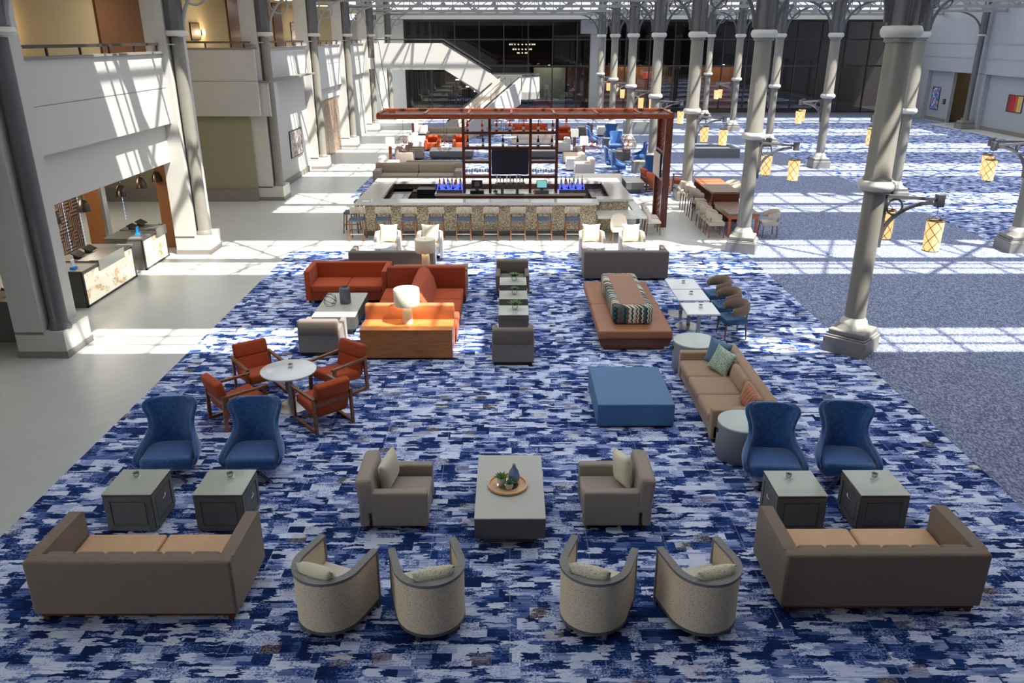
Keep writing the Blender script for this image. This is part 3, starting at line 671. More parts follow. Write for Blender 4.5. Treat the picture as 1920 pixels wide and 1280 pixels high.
# ------------------------------------------------------------------ free-standing columns
def make_column():
    r = thing('hall_column', 'pearl grey column', 'column')
    obj('plinth', J(rbox(-.43, -.43, 0, .43, .43, .34, .015), rbox(-.40, -.40, .34, .40, .40, .38, .01), rbox(-.37, -.37, .38, .37, .37, .50, .03), lathe([(.36, .5), (.27, .6)], 24)), 'colbase', r)
    obj('base_ring', lathe([(.25, .56), (.27, .6), (.255, .66), (.22, .70), (.205, .74)], 24), 'collar', r, True)
    obj('lower_shaft', lathe([(.205, .7), (.20, 3.28), (.26, 3.31), (.27, 3.34)], 24), 'colpaint', r, True)
    obj('collar', J(lathe([(.25, 3.33), (.31, 3.34), (.345, 3.40), (.345, 3.46), (.31, 3.52), (.25, 3.53)], 28)), 'collar', r, True)
    obj('upper_shaft', lathe([(.27, 3.53), (.27, 3.56), (.245, 3.60), (.235, 6.0), (.28, 6.02), (.28, 6.08)], 24), 'colpaint', r, True)
    obj('top_collar', lathe([(.27, 6.08), (.33, 6.10), (.36, 6.16), (.36, 6.22), (.33, 6.28), (.27, 6.30)], 28), 'collar', r, True)
    cr = J(lathe([(.25, 6.3), (.25, 8.7)], 16), box(-.30, -.05, 6.3, .30, .05, 8.7), box(-.05, -.30, 6.3, .05, .30, 8.7))
    obj('capital_shaft', cr, 'coldark', r, True)
    for k in range(4):
        a0 = k*pi/2; g = []
        pts = [(.30+1.55*(1-cos(a)), 0, 6.35+1.35*sin(a)) for a in [i*pi/2/14 for i in range(15)]]
        for i in range(14): g.append(bar(pts[i], pts[i+1], .06, .10))
        g.append(ring(.29, .035, 24, 6, (pi/2, 0, 0), (.68, 0, 7.38))); g.append(bar((.25, 0, 7.74), (1.9, 0, 7.74), .12, .10))
        obj('spandrel_bracket', T(J(*g), (0, 0, 0), (0, 0, a0)), 'coldark', r)
    return r
CM = Maker(make_column)
near_names = ['nearest large pearl grey column, standing on the right carpet edge', 'column of the near row standing beside the high table', 'column of the near row just right of the carved screen', 'fourth column of the near row seen through the bar canopy', 'fifth column of the near row, behind the blue wing chairs', 'sixth column of the near row before the glass wall', 'farthest column of the near row next to the white wall pier']
far_names = ['', 'column cut off by the right picture edge', 'column standing directly behind the nearest large column', 'column of the second row with lanterns on its left side', 'fifth column of the second row, left of that one', 'sixth column of the second row towards the glass wall', 'farthest column of the second row']
rzs = {0: R(-42), 1: R(-22)}; COLS, COLF = {}, {}
for i, yy in enumerate(PY):
    c = CM((7.12, yy, 0), rzs.get(i, 0), near_names[i], 'round columns of the hall'); COLS[i] = c
    if i in rzs:      # brackets stay square to the roof while the plinth is turned
        for ch in c.children:
            if not ch.name.startswith('plinth'): ch.rotation_euler = (0, 0, -rzs[i])
for i, yy in enumerate(PY):
    if i == 0: continue
    c = CM((15.5, yy, 0), 0, far_names[i], 'round columns of the hall'); COLF[i] = c
    for ch in c.children: ch.rotation_euler = (0, 0, 0)
for c in [o for o in bpy.data.objects if o.name.startswith('hall_column')]:
    if c.rotation_euler.z == 0:
        for ch in c.children: ch.rotation_euler = (0, 0, 0)
# lantern arms and lanterns
def make_arm(col, rz):
    e = Matrix.Rotation(rz, 4, 'Z')
    g = [bar((.15, 0, 3.22), (1.26, 0, 3.14), .07, .06), box(1.22, -.07, 3.0, 1.36, .07, 3.24)]
    pts = [(.24+.92*(1-cos(a))**1.0, 0, 2.35+.73*sin(a)) for a in [i*pi/2/12 for i in range(13)]]
    for i in range(12): g.append(bar(pts[i], pts[i+1], .07, .06))
    g.append(box(.19, -.045, 2.2, .26, .045, 3.2))
    if 'arm' not in ARM: ARM['arm'] = (obj('lantern_bracket', J(*g), 'coldark', col), obj('scroll_ring', ring(.15, .022, 24, 6, (pi/2, 0, 0), (.43, 0, 3.0)), 'coldark'))
    else:
        ARM['arm'] = tuple(o.copy() for o in ARM['arm'])
        for o in ARM['arm']: COL.objects.link(o)
    ARM['arm'][0].parent = col; ARM['arm'][1].parent = ARM['arm'][0]; ARM['arm'][1].rotation_euler = (0, 0, 0)
    ARM['arm'][0].rotation_euler = (0, 0, rz-col.rotation_euler.z)
ARM = {}
def make_lantern():
    r = thing('hanging_lantern', 'lantern', 'lantern')
    obj('shade', lathe([(.150, -.60), (.158, -.3), (.165, 0)], 24, False), 'lantern', r, True)
    obj('bottom_rim', ring(.151, .009, loc=(0, 0, -.60)), 'darkmetal', r)
    obj('top_rim', J(ring(.166, .009, loc=(0, 0, 0)), lathe([(.001, -.02), (.16, -.02)], 20, False), bar((-.16, 0, 0), (.16, 0, 0), .012)), 'darkmetal', r)
    obj('hanger', J(tube([(.1*cos(a), 0, .1*sin(a)) for a in [i*pi/10 for i in range(11)]], .006, 6), bar((0, 0, .1), (0, 0, .27), .008)), 'darkmetal', r)
    return r
LM = Maker(make_lantern)
def lantern_pair(col, x, yy, sgn, lab, deg=52):
    for j, ang in enumerate((0, deg)):
        a = ang if sgn > 0 else 180-ang
        if j == 1 and sgn > 0: a = deg
        L = 1.29; dx, dy = cos(R(a))*L, sin(R(a))*L
        make_arm(col, R(a))
        LM((x+dx, yy+dy, 2.73), 0, ('glowing parchment lantern hung in front from the ' if j == 0 else 'glowing parchment lantern hung behind from the ')+lab, 'parchment lanterns')
near_l = ['nearest large column', 'column beside the high table', 'column right of the carved screen', 'fourth column of the near row', 'fifth column of the near row', 'sixth column of the near row', 'last column of the near row']
far_l = ['', 'column at the right picture edge', 'column hidden behind the nearest one', 'fourth column of the second row', 'fifth column of the second row', 'sixth column of the second row', 'last column of the second row']
for i, yy in enumerate(PY): lantern_pair(COLS[i], 7.12, yy, 1, near_l[i])
for i, yy in enumerate(PY):
    if i: lantern_pair(COLF[i], 15.5, yy, -1, far_l[i])
for i, (x, yy) in enumerate([(11.2, 43.9), (8.9, 55), ]):
    w, dd, h = (1.25, .95, .5) if i == 0 else (1.0, .9, .8)
    r = thing('planter_box', ['low grey rectangular planter with white pebbles behind the column row', 'tall grey planter box in the sunlit aisle behind the canopy'][i], 'planter', (x, yy+.5, 0))
    obj('planter_wall', J(box(-w, -dd, 0, w, -dd+.2, h), box(-w, dd-.2, 0, w, dd, h), box(-w, -dd+.2, 0, -w+.2, dd-.2, h), box(w-.2, -dd+.2, 0, w, dd-.2, h)), 'planter', r)
    o = obj('pebbles', box(-w+.2, -dd+.2, 0, w-.2, dd-.2, h-.12), 'pebble', r); o['kind'] = 'stuff'

# ================================================================== FURNITURE
def legs(r, xs, ys, h, s, m, taper=1.0):
    for x in xs:
        for yy in ys: obj('leg', lathe([(s*taper*.7, 0), (s*.7, h)], 8) if False else box(x-s/2, yy-s/2, 0, x+s/2, yy+s/2, h), m, r)
def shelter_sofa():
    """front row sofa: equal height thin back and arms, two leather seats; local front is -Y"""
    r = thing('shelter_sofa', 's', 'sofa'); w, d, h = 1.13, .52, .80
    obj('backrest', rbox(-w, d-.17, .10, w, d, h, .035), 'woven', r)
    for s in (-1, 1):
        obj('armrest', prism([(-d-.02, .10), (d-.12, .10), (d-.12, h), (d-.3, h), (-d+.02, h-.02), (-d-.02, h-.05)], s*w, s*(w-.15), 'x'), 'woven', r)
        obj('seat_cushion', rbox(min(0, s*(w-.16))+.01, -d, .30, max(0, s*(w-.16))-.01, d-.18, .455, .04), 'peach', r)
    obj('back_cushion', J(*[rbox(-.96+i*.32, d-.25, .44, -.96+(i+1)*.32, d-.08, h-.012, .05) for i in range(6)]), 'woven', r)
    obj('seat_frame', box(-w+.14, -d+.02, .10, w-.14, d-.16, .31), 'woven', r)
    obj('base_rail', box(-w+.05, -d+.06, .05, w-.05, d-.05, .10), 'darkwood', r)
    legs(r, (-w+.1, w-.1), (-d+.1, d-.08), .06, .06, 'darkwood'); return r
SS = Maker(shelter_sofa)
SS((-4.145, 7.67, .012), pi, 'woven grey tan sofa seen from behind at the lower left, peach leather seat', 'woven sofas of the front row')
SS((4.175, 7.76, .012), pi, 'woven grey tan sofa seen from behind at the lower right, peach leather seat', 'woven sofas of the front row')
def tub_chair():
    r = thing('tub_chair', 's', 'armchair'); ra, L = .35, .36
    path = [(ra, -L)]+[(ra*cos(a), ra*sin(a)*1.02) for a in [pi*i/20 for i in range(21)]]+[(-ra, -L)]
    def wall(p, z0, z1, t, dz=0):
        V, F = [], []; n = len(p)
        for i, (x, y) in enumerate(p):
            q = Vector((p[min(i+1, n-1)][0]-p[max(i-1, 0)][0], p[min(i+1, n-1)][1]-p[max(i-1, 0)][1])).normalized(); nx, ny = q.y, -q.x
            zt = z1-dz*max(0, -y)/L
            for o, z in ((t/2, z0), (t/2, zt), (-t/2, zt), (-t/2, z0)): V.append((x+nx*o, y+ny*o, z))
        for i in range(n-1):
            for k in range(4): F.append((4*i+k, 4*i+(k+1) % 4, 4*i+4+(k+1) % 4, 4*i+4+k))
        F += [(0, 1, 2, 3), (4*n-1, 4*n-2, 4*n-3, 4*n-4)]; return V, F
    obj('shell', wall(path, .12, .73, .055), 'speck', r, True)
    obj('top_rail', wall(path, .73, .765, .085), 'greywood', r, True)
    obj('bottom_rail', wall(path, .085, .125, .06), 'greydk', r, True)
    for s in (-1, 1): obj('front_post', box(s*ra-.035, -L-.03, .085, s*ra+.035, -L, .765), 'greywood', r)
    obj('seat_cushion', prism([(-ra+.04, -L+.01), (ra-.04, -L+.01)]+[(x*.88, yy*.88) for x, yy in path[1:-1]], .27, .43, 'z'), 'cream', r)
    obj('seat_base', prism([(-ra+.03, -L+.02), (ra-.03, -L+.02)]+[(x*.9, yy*.9) for x, yy in path[1:-1]], .1, .27, 'z'), 'speck', r)
    legs(r, (-ra, ra), (-L,), .09, .05, 'greydk'); legs(r, (-.2, .2), (.27,), .09, .05, 'greydk'); return r
TC = Maker(tub_chair)
def soft_pillow(mat, w=.45, h=.45, t=.16):
    r = obj('throw_pillow', pillow(w, h, t), mat, None, True); return r
def pil(mat, loc, rot, label, w=.45, h=.45, t=.16, group=None):
    o = obj('throw_pillow', pillow(w, h, t), mat, None, 80); o.location = loc; o.rotation_euler = rot; return tag(o, label, 'pillow', group)
tubs = [(-1.97, 7.215, .396, .918, 'leftmost'), (-.87, 7.18, -.29, .956, 'second from the left'), (.94, 7.20, .36, .93, 'third from the left'), (2.13, 7.185, -.286, .958, 'rightmost')]
for i, (x, yy, fx, fy, wd) in enumerate(tubs):
    rz = face(fx, fy); n = Vector((fx, fy, 0)).normalized()
    TC((x, yy, .012), rz, 'speckled cream tub chair with grey rim, %s in the front row' % wd, 'speckled tub chairs')
    o = pil('pillow' if i in (0,) else 'pillowsp', (x-n.x*.17, yy-n.y*.17, .665), (R(-22), 0, rz), 'ivory pillow lying in the %s speckled tub chair' % wd, .47, .44, .20, 'pillows in the tub chairs')
def lounge_arm():
    """taupe club chair, front is -Y"""
    r = thing('club_chair', 's', 'armchair'); w, d = .43, .44
    obj('backrest', T(rbox(-w, -.11, 0, w, .11, .52, .06), (0, d-.10, .25), (R(-6), 0, 0)), 'taupe', r)
    for s in (-1, 1): obj('armrest', rbox(min(s*w, s*(w-.14)), -d, .07, max(s*w, s*(w-.14)), d-.14, .58, .03), 'taupe', r)
    obj('seat_cushion', rbox(-w+.145, -d-.0, .28, w-.145, d-.2, .43, .04), 'taupe', r)
    obj('seat_frame', box(-w+.14, -d+.02, .07, w-.14, d-.1, .28), 'taupe', r)
    obj('back_panel', rbox(-w+.01, d-.1, .07, w-.01, d+.02, .5, .02), 'taupe', r)
    legs(r, (-w+.08, w-.08), (-d+.08, d-.08), .075, .06, 'darkwood'); return r
LA = Maker(lounge_arm)
LA((-1.50, 9.31, .012), pi/2, 'taupe club chair left of the tray table, facing right', 'taupe club chairs at the tray table')
LA((1.41, 9.31, .012), -pi/2, 'taupe club chair right of the tray table, facing left', 'taupe club chairs at the tray table')
pil('pillow', (-1.62, 9.36, .66), (0, R(-14), pi/2-.3), 'ivory pillow upright in the taupe club chair left of the tray table', .48, .48, .17)
pil('pillow', (1.53, 9.38, .66), (0, R(10), pi/2+.3), 'ivory pillow upright in the taupe club chair right of the tray table', .48, .48, .17)
# coffee table with tray
def coffee(w, d, h, label, loc, top='greymatte', cat='coffee table'):
    r = thing('coffee_table', label, cat, loc)
    obj('top_block', rbox(-w/2, -d/2, h-.30, w/2, d/2, h, .008), 'greydk', r); obj('tabletop', rbox(-w/2-.002, -d/2-.002, h-.012, w/2+.002, d/2+.002, h+.004, .003), top, r)
    obj('base', box(-w/2+.1, -d/2+.12, 0, w/2-.1, d/2-.12, h-.30), 'greydk', r); return r
coffee(.90, 1.62, .43, 'grey block coffee table carrying the round bamboo tray', (.01, 9.33, .012))
TZ = .447
tr = thing('serving_tray', 'round bamboo tray with mirrored centre on the front coffee table', 'tray', (-.02, 9.30, TZ))
obj('tray_rim', lathe([(.0, .0), (.24, .0), (.27, .015), (.27, .04), (.245, .04), (.235, .02), (.15, .014), (.0, .014)], 40, False), 'tray', tr, True)
obj('mirror_disc', lathe([(.0, .014), (.145, .014), (.145, .018), (.0, .018)], 32, False), plain('mirror_glass', (.8, .85, .85, 1), .03, 1), tr)
def succulent(r, n, L, z, mat='leaf', up=.7):
    g = []
    for i in range(n):
        a = 2.4*i; k = (i/n)**.5; e = up*(1-k)+.25; d = Vector((cos(a)*cos(e), sin(a)*cos(e), sin(e)))
        s = Vector((-sin(a), cos(a), 0))*L*.18; p = Vector((0, 0, z)); m = p+d*L*.55*(.5+k*.5); q = p+d*L*(.5+k*.5); u = Vector((0, 0, L*.06))
        g.append(([tuple(p), tuple(m+s), tuple(q), tuple(m-s), tuple(m+u), tuple(m-u)], [(0, 1, 4), (1, 2, 4), (2, 3, 4), (3, 0, 4), (1, 0, 5), (2, 1, 5), (3, 2, 5), (0, 3, 5)]))
    return J(*g)
def pot_plant(name, label, loc, rr, h, L, potm, n=16, mat='leaf'):
    r = thing(name, label, 'potted plant', loc)
    obj('pot', lathe([(rr*.6, 0), (rr, h*.45), (rr*.95, h*.8), (rr*.8, h), (rr*.72, h), (rr*.72, h*.8), (0, h*.8)], 20, False), potm, r, True)
    obj('soil', lathe([(0, h*.86), (rr*.74, h*.86)], 16, False), 'soil', r)
    obj('leaves', succulent(r, n, L, h*.9, mat), mat, r); return r
pot_plant('potted_succulent', 'leafy succulent in the larger white pot on the bamboo tray', (-.10, 9.30, TZ+.02), .065, .11, .13, 'whitecer', 18)
pot_plant('potted_succulent', 'spiky dark green succulent in the small white pot at the tray front', (.0, 9.20, TZ+.02), .052, .08, .10, 'whitecer', 14, 'leafd')
v = obj('bottle_vase', lathe([(.0, 0), (.05, 0), (.075, .05), (.08, .10), (.06, .18), (.025, .235), (.02, .27), (.024, .275), (.014, .275), (.0, .26)], 28, False), 'vase', None, True); v.location = (.065, 9.36, TZ+.02); tag(v, 'blue grey teardrop bottle vase standing on the bamboo tray', 'vase')
# cube side tables with panelled sides and plants
def cube_table():
    r = thing('cube_table', 's', 'side table'); w, h = .31, .56
    obj('cabinet', rbox(-w, -w, .015, w, w, h-.01, .004), 'gloss_grey', r)
    for k in range(4):
        g = J(box(-w, -.012, .06, -w+.075, 0, h-.02), box(w-.075, -.012, .06, w, 0, h-.02), box(-w+.075, -.012, h-.09, w-.075, 0, h-.02), box(-w+.075, -.012, .02, w-.075, 0, .10), box(-w+.095, -.008, .12, w-.095, 0, h-.11))
        obj('door' if k in (1, 3) else 'side_panel', T(g, (0, 0, 0) if False else (sin(k*pi/2)*w, -cos(k*pi/2)*w, 0), (0, 0, k*pi/2)), 'gloss_grey', r)
    for ch in [c for c in r.children if c.name.startswith('door')]:
        s = 1 if ch.data.vertices[0].co.x > 0 else -1
        obj('handle', J(tube([(s*(w+.02), -.04, .34), (s*(w+.035), 0, .36), (s*(w+.02), .04, .38)], .006, 6)), 'chrome', ch)
    obj('glass_top', rbox(-w-.012, -w-.012, h, w+.012, w+.012, h+.012, .003), 'greytop', r); obj('foot', box(-w+.03, -w+.03, 0, w-.03, w-.03, .016), 'black', r); return r
CT = Maker(cube_table)
def cup_plant():
    r = thing('table_plant', 's', 'potted plant')
    obj('glass_cup', lathe([(.0, 0), (.035, 0), (.042, .07), (.036, .07), (.03, .01), (.0, .01)], 12, False), 'glass', r); obj('saucer', rbox(-.045, -.045, 0, .045, .045, .008, .003), 'whitetop', r)
    obj('leaves', succulent(r, 14, .06, .05), 'leaf', r); return r
CP = Maker(cup_plant)
cubes = [(-4.955, 9.20, .1, 'outer grey cube table in front of the left blue wing chairs'), (-3.775, 9.19, 0, 'inner grey cube table in front of the left blue wing chairs'),
         (3.79, 9.13, 0, 'inner grey cube table in front of the right blue wing chairs'), (4.865, 9.14, 0, 'outer grey cube table in front of the right blue wing chairs'),
         (.10, 16.27, 0, 'front cube table of the three between two grey chairs'), (.10, 17.37, 0, 'middle cube table of the three between two grey chairs'), (.10, 18.46, 0, 'rear cube table of the three between two grey chairs')]
for i, (x, yy, a, lb) in enumerate(cubes):
    CT((x, yy, .012), 0, lb+', glass topped', 'panelled grey cube tables')
    if i < 4: CP((x+(.03 if i % 2 else -.05), yy+.12, .585), .3*i, 'tiny succulent on the '+lb.replace(' in front of', ' before'), 'small succulents on tables')
    else: pot_plant('spiky_plant', 'spiky green plant in a glass pot on the '+lb.split(' of the')[0]+' in the centre aisle', (x+.03, yy+.05, .585), .07, .12, .2 if i != 5 else .14, 'glass', 22)
# blue wing chairs
def wing_chair():
    r = thing('wing_chair', 's', 'armchair')
    lv = [(.22, .28, .42, .28), (.30, .39, .60, .33), (.40, .445, .67, .36), (.49, .44, .62, .37), (.57, .375, .44, .375), (.65, .315, .24, .385), (.78, .305, .16, .395), (.90, .345, .16, .41), (.99, .38, .17, .42), (1.05, .385, .16, .43), (1.09, .35, .12, .435), (1.11, .27, .07, .44)]
    V, F = [], []; n = 20
    for z, a, f, yb in lv:
        for i in range(n+1):
            t = (-1+2*i/n)*pi/2; e = abs(sin(t))**.75*(1 if t > 0 else -1); V.append((a*e, yb-f*(1-cos(t)**.8 if cos(t) > 1e-6 else 1), z+(.0 if z > .6 else -.06*max(0, (f*(1-cos(t))-.35)))))
    for k in range(len(lv)-1):
        for i in range(n): F.append((k*(n+1)+i, k*(n+1)+i+1, (k+1)*(n+1)+i+1, (k+1)*(n+1)+i))
    o = obj('wing_shell', (V, F), 'bluev', r, 80)
    md = o.modifiers.new('thickness', 'SOLIDIFY'); md.thickness = .06; md.offset = -.3; md2 = o.modifiers.new('smooth', 'SUBSURF'); md2.levels = 1; md2.render_levels = 1
    obj('seat_cushion', J(rbox(-.37, -.30, .22, .37, .33, .44, .07)), 'bluev', r, 60)
    obj('seat_pan', lathe([(.12, .20), (.26, .24), (.33, .30)], 20), 'bluev', r, True)
    obj('pedestal', cyl(0, 0, .05, .22, .03), 'black', r)
    for k in range(4):
        a = pi/4+k*pi/2; obj('leg', bar((0, 0, .07), (.36*cos(a), .36*sin(a), .02), .05, .025), 'chrome', r)
    return r
WC = Maker(wing_chair)
for x, yy, fx, lb in [(-4.98, 10.32, .10, 'outer royal blue velvet wing chair on the left'), (-3.74, 10.32, .06, 'inner royal blue velvet wing chair on the left, before the rust armchairs'), (3.80, 10.07, -.10, 'inner royal blue velvet wing chair on the right, beside the drum table'), (4.88, 10.12, -.14, 'outer royal blue velvet wing chair on the right')]:
    WC((x, yy, .012), face(fx, -1), lb, 'royal blue wing chairs')
# rust armchairs with wooden loop frames and the white round table
def loop_chair():
    r = thing('wood_frame_armchair', 's', 'armchair'); w, d = .34, .38
    for s in (-1, 1):
        x = s*w; g = [bar((x, -d, .0), (x, -d+.04, .60), .04, .06), bar((x, d, 0), (x, d-.02, .60), .04, .06), bar((x, -d-.02, .61), (x, d+.02, .61), .055, .04), bar((x, -d, .025), (x, d, .025), .05, .05)]
        obj('side_frame', J(*g), 'walnut', r)
    obj('back_rail', bar((-w, d-.02, .50), (w, d-.02, .50), .04, .07), 'walnut', r)
    obj('seat_cushion', T(rbox(-.305, -.36, -.08, .305, .30, .08, .04), (0, 0, .34), (R(-8), 0, 0)), 'rust', r, 50)
    obj('back_lower', T(rbox(-.305, -.06, -.16, .305, .06, .18, .03), (0, .30, .44), (R(-12), 0, 0)), 'rust', r, 50)
    obj('back_cushion', T(rbox(-.31, -.075, -.13, .31, .075, .13, .04), (0, .375, .73), (R(-14), 0, 0)), 'rust', r, 50); return r
LC = Maker(loop_chair)
for (x, yy, fx, fy, lb) in [(-4.56, 13.36, .605, -.796, 'rust armchair with walnut frame at the back left of the white round table'), (-3.13, 13.36, -.62, -.78, 'rust armchair with walnut frame at the back right of the white round table'),
                            (-4.60, 12.22, .74, .67, 'rust armchair with walnut frame at the front left, behind the blue wing chair'), (-3.15, 12.14, -.66, .75, 'rust armchair with walnut frame at the front right, its back to the camera')]:
    LC((x, yy, .012), face(fx, fy), lb, 'rust armchairs round the white table')
def round_table(R_, h, label, loc, top='whitetop', br=.29):
    r = thing('round_table', label, 'table', loc)
    obj('tabletop', lathe([(R_-.015, h-.035), (R_, h-.02), (R_, h-.005), (R_-.006, h)], 40), top, r, True); obj('pedestal', cyl(0, 0, .02, h-.03, .05), 'chrome', r); obj('base_disc', lathe([(br, 0), (br, .012), (.06, .03)], 32), 'chrome', r, True); return r
round_table(.475, .72, 'white round pedestal table among the four rust armchairs', (-3.82, 12.66, .012))
CP((-3.80, 12.74, .735), 0, 'tiny succulent centred on the white round table', 'small succulents on tables')
# tan three-seat sofa
def long_sofa(L, D, h, m, n=3, arm=.16, armh=.58, legm='darkwood', cm=None):
    r = thing('long_sofa', 's', 'sofa'); w, d = L/2, D/2; cm = cm or m
    obj('sofa_base', rbox(-w, -d+.03, .06, w, d, .30, .02), m, r)
    obj('backrest', T(rbox(-w, -.11, 0, w, .11, h-.24, .07), (0, d-.12, .25), (R(-7), 0, 0)), m, r, 50)
    for s in (-1, 1): obj('armrest', rbox(min(s*w, s*(w-arm)), -d, .06, max(s*w, s*(w-arm)), d-.15, armh, .03), m, r)
    st = (L-2*arm)/n
    for i in range(n):
        x = -w+arm+i*st; obj('seat_cushion', rbox(x+.006, -d-.02, .29, x+st-.006, d-.24, .44, .045), cm, r, 50)
        obj('back_cushion', T(rbox(x+.006, -.07, 0, x+st-.006, .07, h-.44, .06), (0, d-.26, .42), (R(-12), 0, 0)), cm, r, 50)
    legs(r, (-w+.08, w-.08), (-d+.08, d-.08), .065, .05, legm); return r
ts = long_sofa(2.62, 1.02, .72, 'tan'); ts.location = (3.73, 12.62, .012); ts.rotation_euler = (0, 0, -pi/2)
ts['label'] = 'camel three seat sofa facing the blue ottoman, three pillows on it'
pil('bluep', (3.86, 13.58, .66), (R(-12), R(6), R(-50)), 'dusty blue pillow at the far end of the camel sofa', .50, .50)
pil('tealp', (3.83, 13.18, .66), (R(-24), R(10), R(-58)), 'seafoam patterned pillow leaning on the blue one', .48, .48)
pil('brickp', (3.92, 11.72, .60), (R(-15), R(20), R(-75)), 'brick red striped pillow at the near end of the camel sofa', .42, .36)
def drum(label, loc, rr=.40, h=.60):
    r = thing('drum_table', label, 'side table', loc)
    obj('drum_body', lathe([(rr-.015, .01), (rr, .03), (rr, h-.03), (rr-.005, h-.02)], 40), 'greymatte' if False else plain('grey_drum_lacquer_%s' % label[:4], srgb(132, 136, 140), .35), r, True)
    obj('drum_top', lathe([(rr+.002, h-.022), (rr+.004, h-.012), (rr, h)], 40), 'drumtop', r, True); obj('foot_ring', cyl(0, 0, 0, .012, rr-.03, n=24), 'black', r)
    obj('side_handle', box(-rr-.015, -.03, .42, -rr+.005, .03, .48), 'black', r); return r
drum('grey drum table at the near end of the camel sofa, behind a wing chair', (3.60, 10.90, .012), .39); drum('large grey drum table at the far end of the camel sofa', (3.62, 14.37, .012), .42)
o = obj('ottoman', rbox(-.64, -.81, .03, .64, .81, .43, .02), 'blueleather'); o.location = (2.105, 12.64, .012); tag(o, 'large square steel blue leather ottoman in front of the camel sofa', 'ottoman')
o2 = obj('plinth_base', box(-.6, -.77, -.0, .6, .77, .03), 'darkwood', o)
# booth seat with chevron tower
r = thing('island_bench', 'cognac leather island bench with zigzag upholstered block on top', 'bench', (2.61, 17.08, .012))
obj('seat_pad', rbox(-.77, -1.8, .27, .77, 1.75, .45, .04), 'cognac', r, 50); obj('skirt', prism([(-.77, .30), (.77, .30), (.70, .09), (-.70, .09)], -1.76, 1.7), plain('dark_cognac_skirt', srgb(110, 62, 42), .4), r)
obj('toe_kick', box(-.64, -1.64, 0, .64, 1.6, .09), 'honey', r)
zb = obj('back_block', rbox(-.42, -1.42, .45, .40, 1.12, .86, .07), 'zig', r, 50); obj('top_inset', rbox(-.29, -1.30, .80, .29, 1.02, .868, .02), 'brownlth', zb)
obj('seat_seam', box(-.772, -.02, .30, .772, -.01, .452), 'darkwood', r)
# white square tables and barrel chairs
def sq_table():
    r = thing('square_table', 's', 'table'); obj('tabletop', rbox(-.345, -.39, .715, .345, .39, .75, .008), 'whitetop', r); obj('pedestal', box(-.035, -.035, .02, .035, .035, .715), 'chrome', r); obj('base_disc', lathe([(.29, 0), (.29, .012), (.06, .03)], 32), 'chrome', r, True)
    obj('top_support', J(box(-.25, -.02, .695, .25, .02, .715), box(-.02, -.25, .695, .02, .25, .715)), 'black', r); return r
SQ = Maker(sq_table)
for yy, lb in ((15.86, 'white square table nearest the camera beside the island bench'), (16.80, 'middle white square table beside the island bench'), (17.63, 'farthest white square table beside the island bench')):
    SQ((4.03, yy, .012), 0, lb, 'white square tables'); CP((4.05, yy+.03, .765), 0, 'tiny succulent on the '+lb, 'small succulents on tables')
def barrel(backm='tanback', seatm='bseat', legm='walnut', name='barrel_chair', sh=.46):
    r = thing(name, 's', 'chair')
    obj('seat', rbox(-.26, -.27, sh-.13, .26, .24, sh, .035), seatm, r, 50)
    V, F = [], []; n = 24; k = 6
    for i in range(n+1):
        a = R(-28)+R(236)*i/n; e = abs(math.sin((a-R(90))/1.0)); fall = min(1, abs(a-R(90))/R(118))
        zt = sh+.35-.11*fall**2.2; zb = sh+.07; rr = .29
        for q in range(k+1):
            t = 2*pi*q/(k+1); z = (zt+zb)/2+(zt-zb)/2*cos(t); ro = rr+.045*sin(t)
            V.append((ro*cos(a), .0+ro*sin(a)*.98, z))
    m = k+1
    for i in range(n):
        for q in range(m): F.append((i*m+q, i*m+(q+1) % m, (i+1)*m+(q+1) % m, (i+1)*m+q))
    F += [tuple(range(m)), tuple(n*m+q for q in range(m))[::-1]]
    obj('barrel_back', (V, F), backm, r, 80)
    for x in (-.22, .22):
        for yy in (-.23, .2): obj('leg', tube([(x*1.12, yy*1.12, 0), (x, yy, sh-.12)], [.014, .022], 8), legm, r)
    for s in (-1, 1): obj('back_post', tube([(s*.22, .20, sh-.05), (s*.24, .2, sh+.16)], .02, 8), legm, r)
    return r
M['tanback'] = fabric('brown_chair_upholstery', srgb(140, 118, 100), 100, .12)
BC = Maker(barrel)
for x, yy, lb in ((4.86, 16.2, 'brown barrel chair with blue seat nearest the camera at the white square tables'), (4.92, 17.05, 'middle brown barrel chair with blue seat at the white square tables'), (4.93, 17.95, 'farthest brown barrel chair with blue seat at the white square tables')):
    BC((x, yy, .012), -pi/2+.12, lb, 'brown barrel chairs')
# grey chairs of the middle
def grey_chair():
    r = thing('upholstered_armchair', 's', 'armchair'); w, d = .42, .44
    obj('backrest', rbox(-w+.01, d-.20, .42, w-.01, d+.0, .76, .05), 'greyf', r, 50); obj('back_panel', rbox(-w+.01, d-.18, .07, w-.01, d-.01, .5, .02), 'greystripe', r)
    for s in (-1, 1): obj('armrest', rbox(min(s*w, s*(w-.11)), -d, .07, max(s*w, s*(w-.11)), d-.08, .56, .03), 'greyf', r, 50)
    obj('seat_cushion', rbox(-w+.115, -d, .29, w-.115, d-.21, .43, .04), 'greyf', r, 50); obj('seat_frame', box(-w+.11, -d+.02, .07, w-.11, d-.19, .29), 'greyf', r); obj('plinth', box(-w+.04, -d+.04, 0, w-.04, d-.04, .07), 'black', r); return r
GC = Maker(grey_chair)
GC((.08, 14.95, .012), pi, 'grey upholstered armchair seen from behind in the centre aisle', 'grey upholstered armchairs'); GC((.09, 19.42, .012), 0, 'grey upholstered armchair facing the camera behind the three cube tables', 'grey upholstered armchairs')
GC((-3.87, 15.48, .012), pi, 'grey upholstered armchair seen from behind at the end of the long coffee table', 'grey upholstered armchairs')
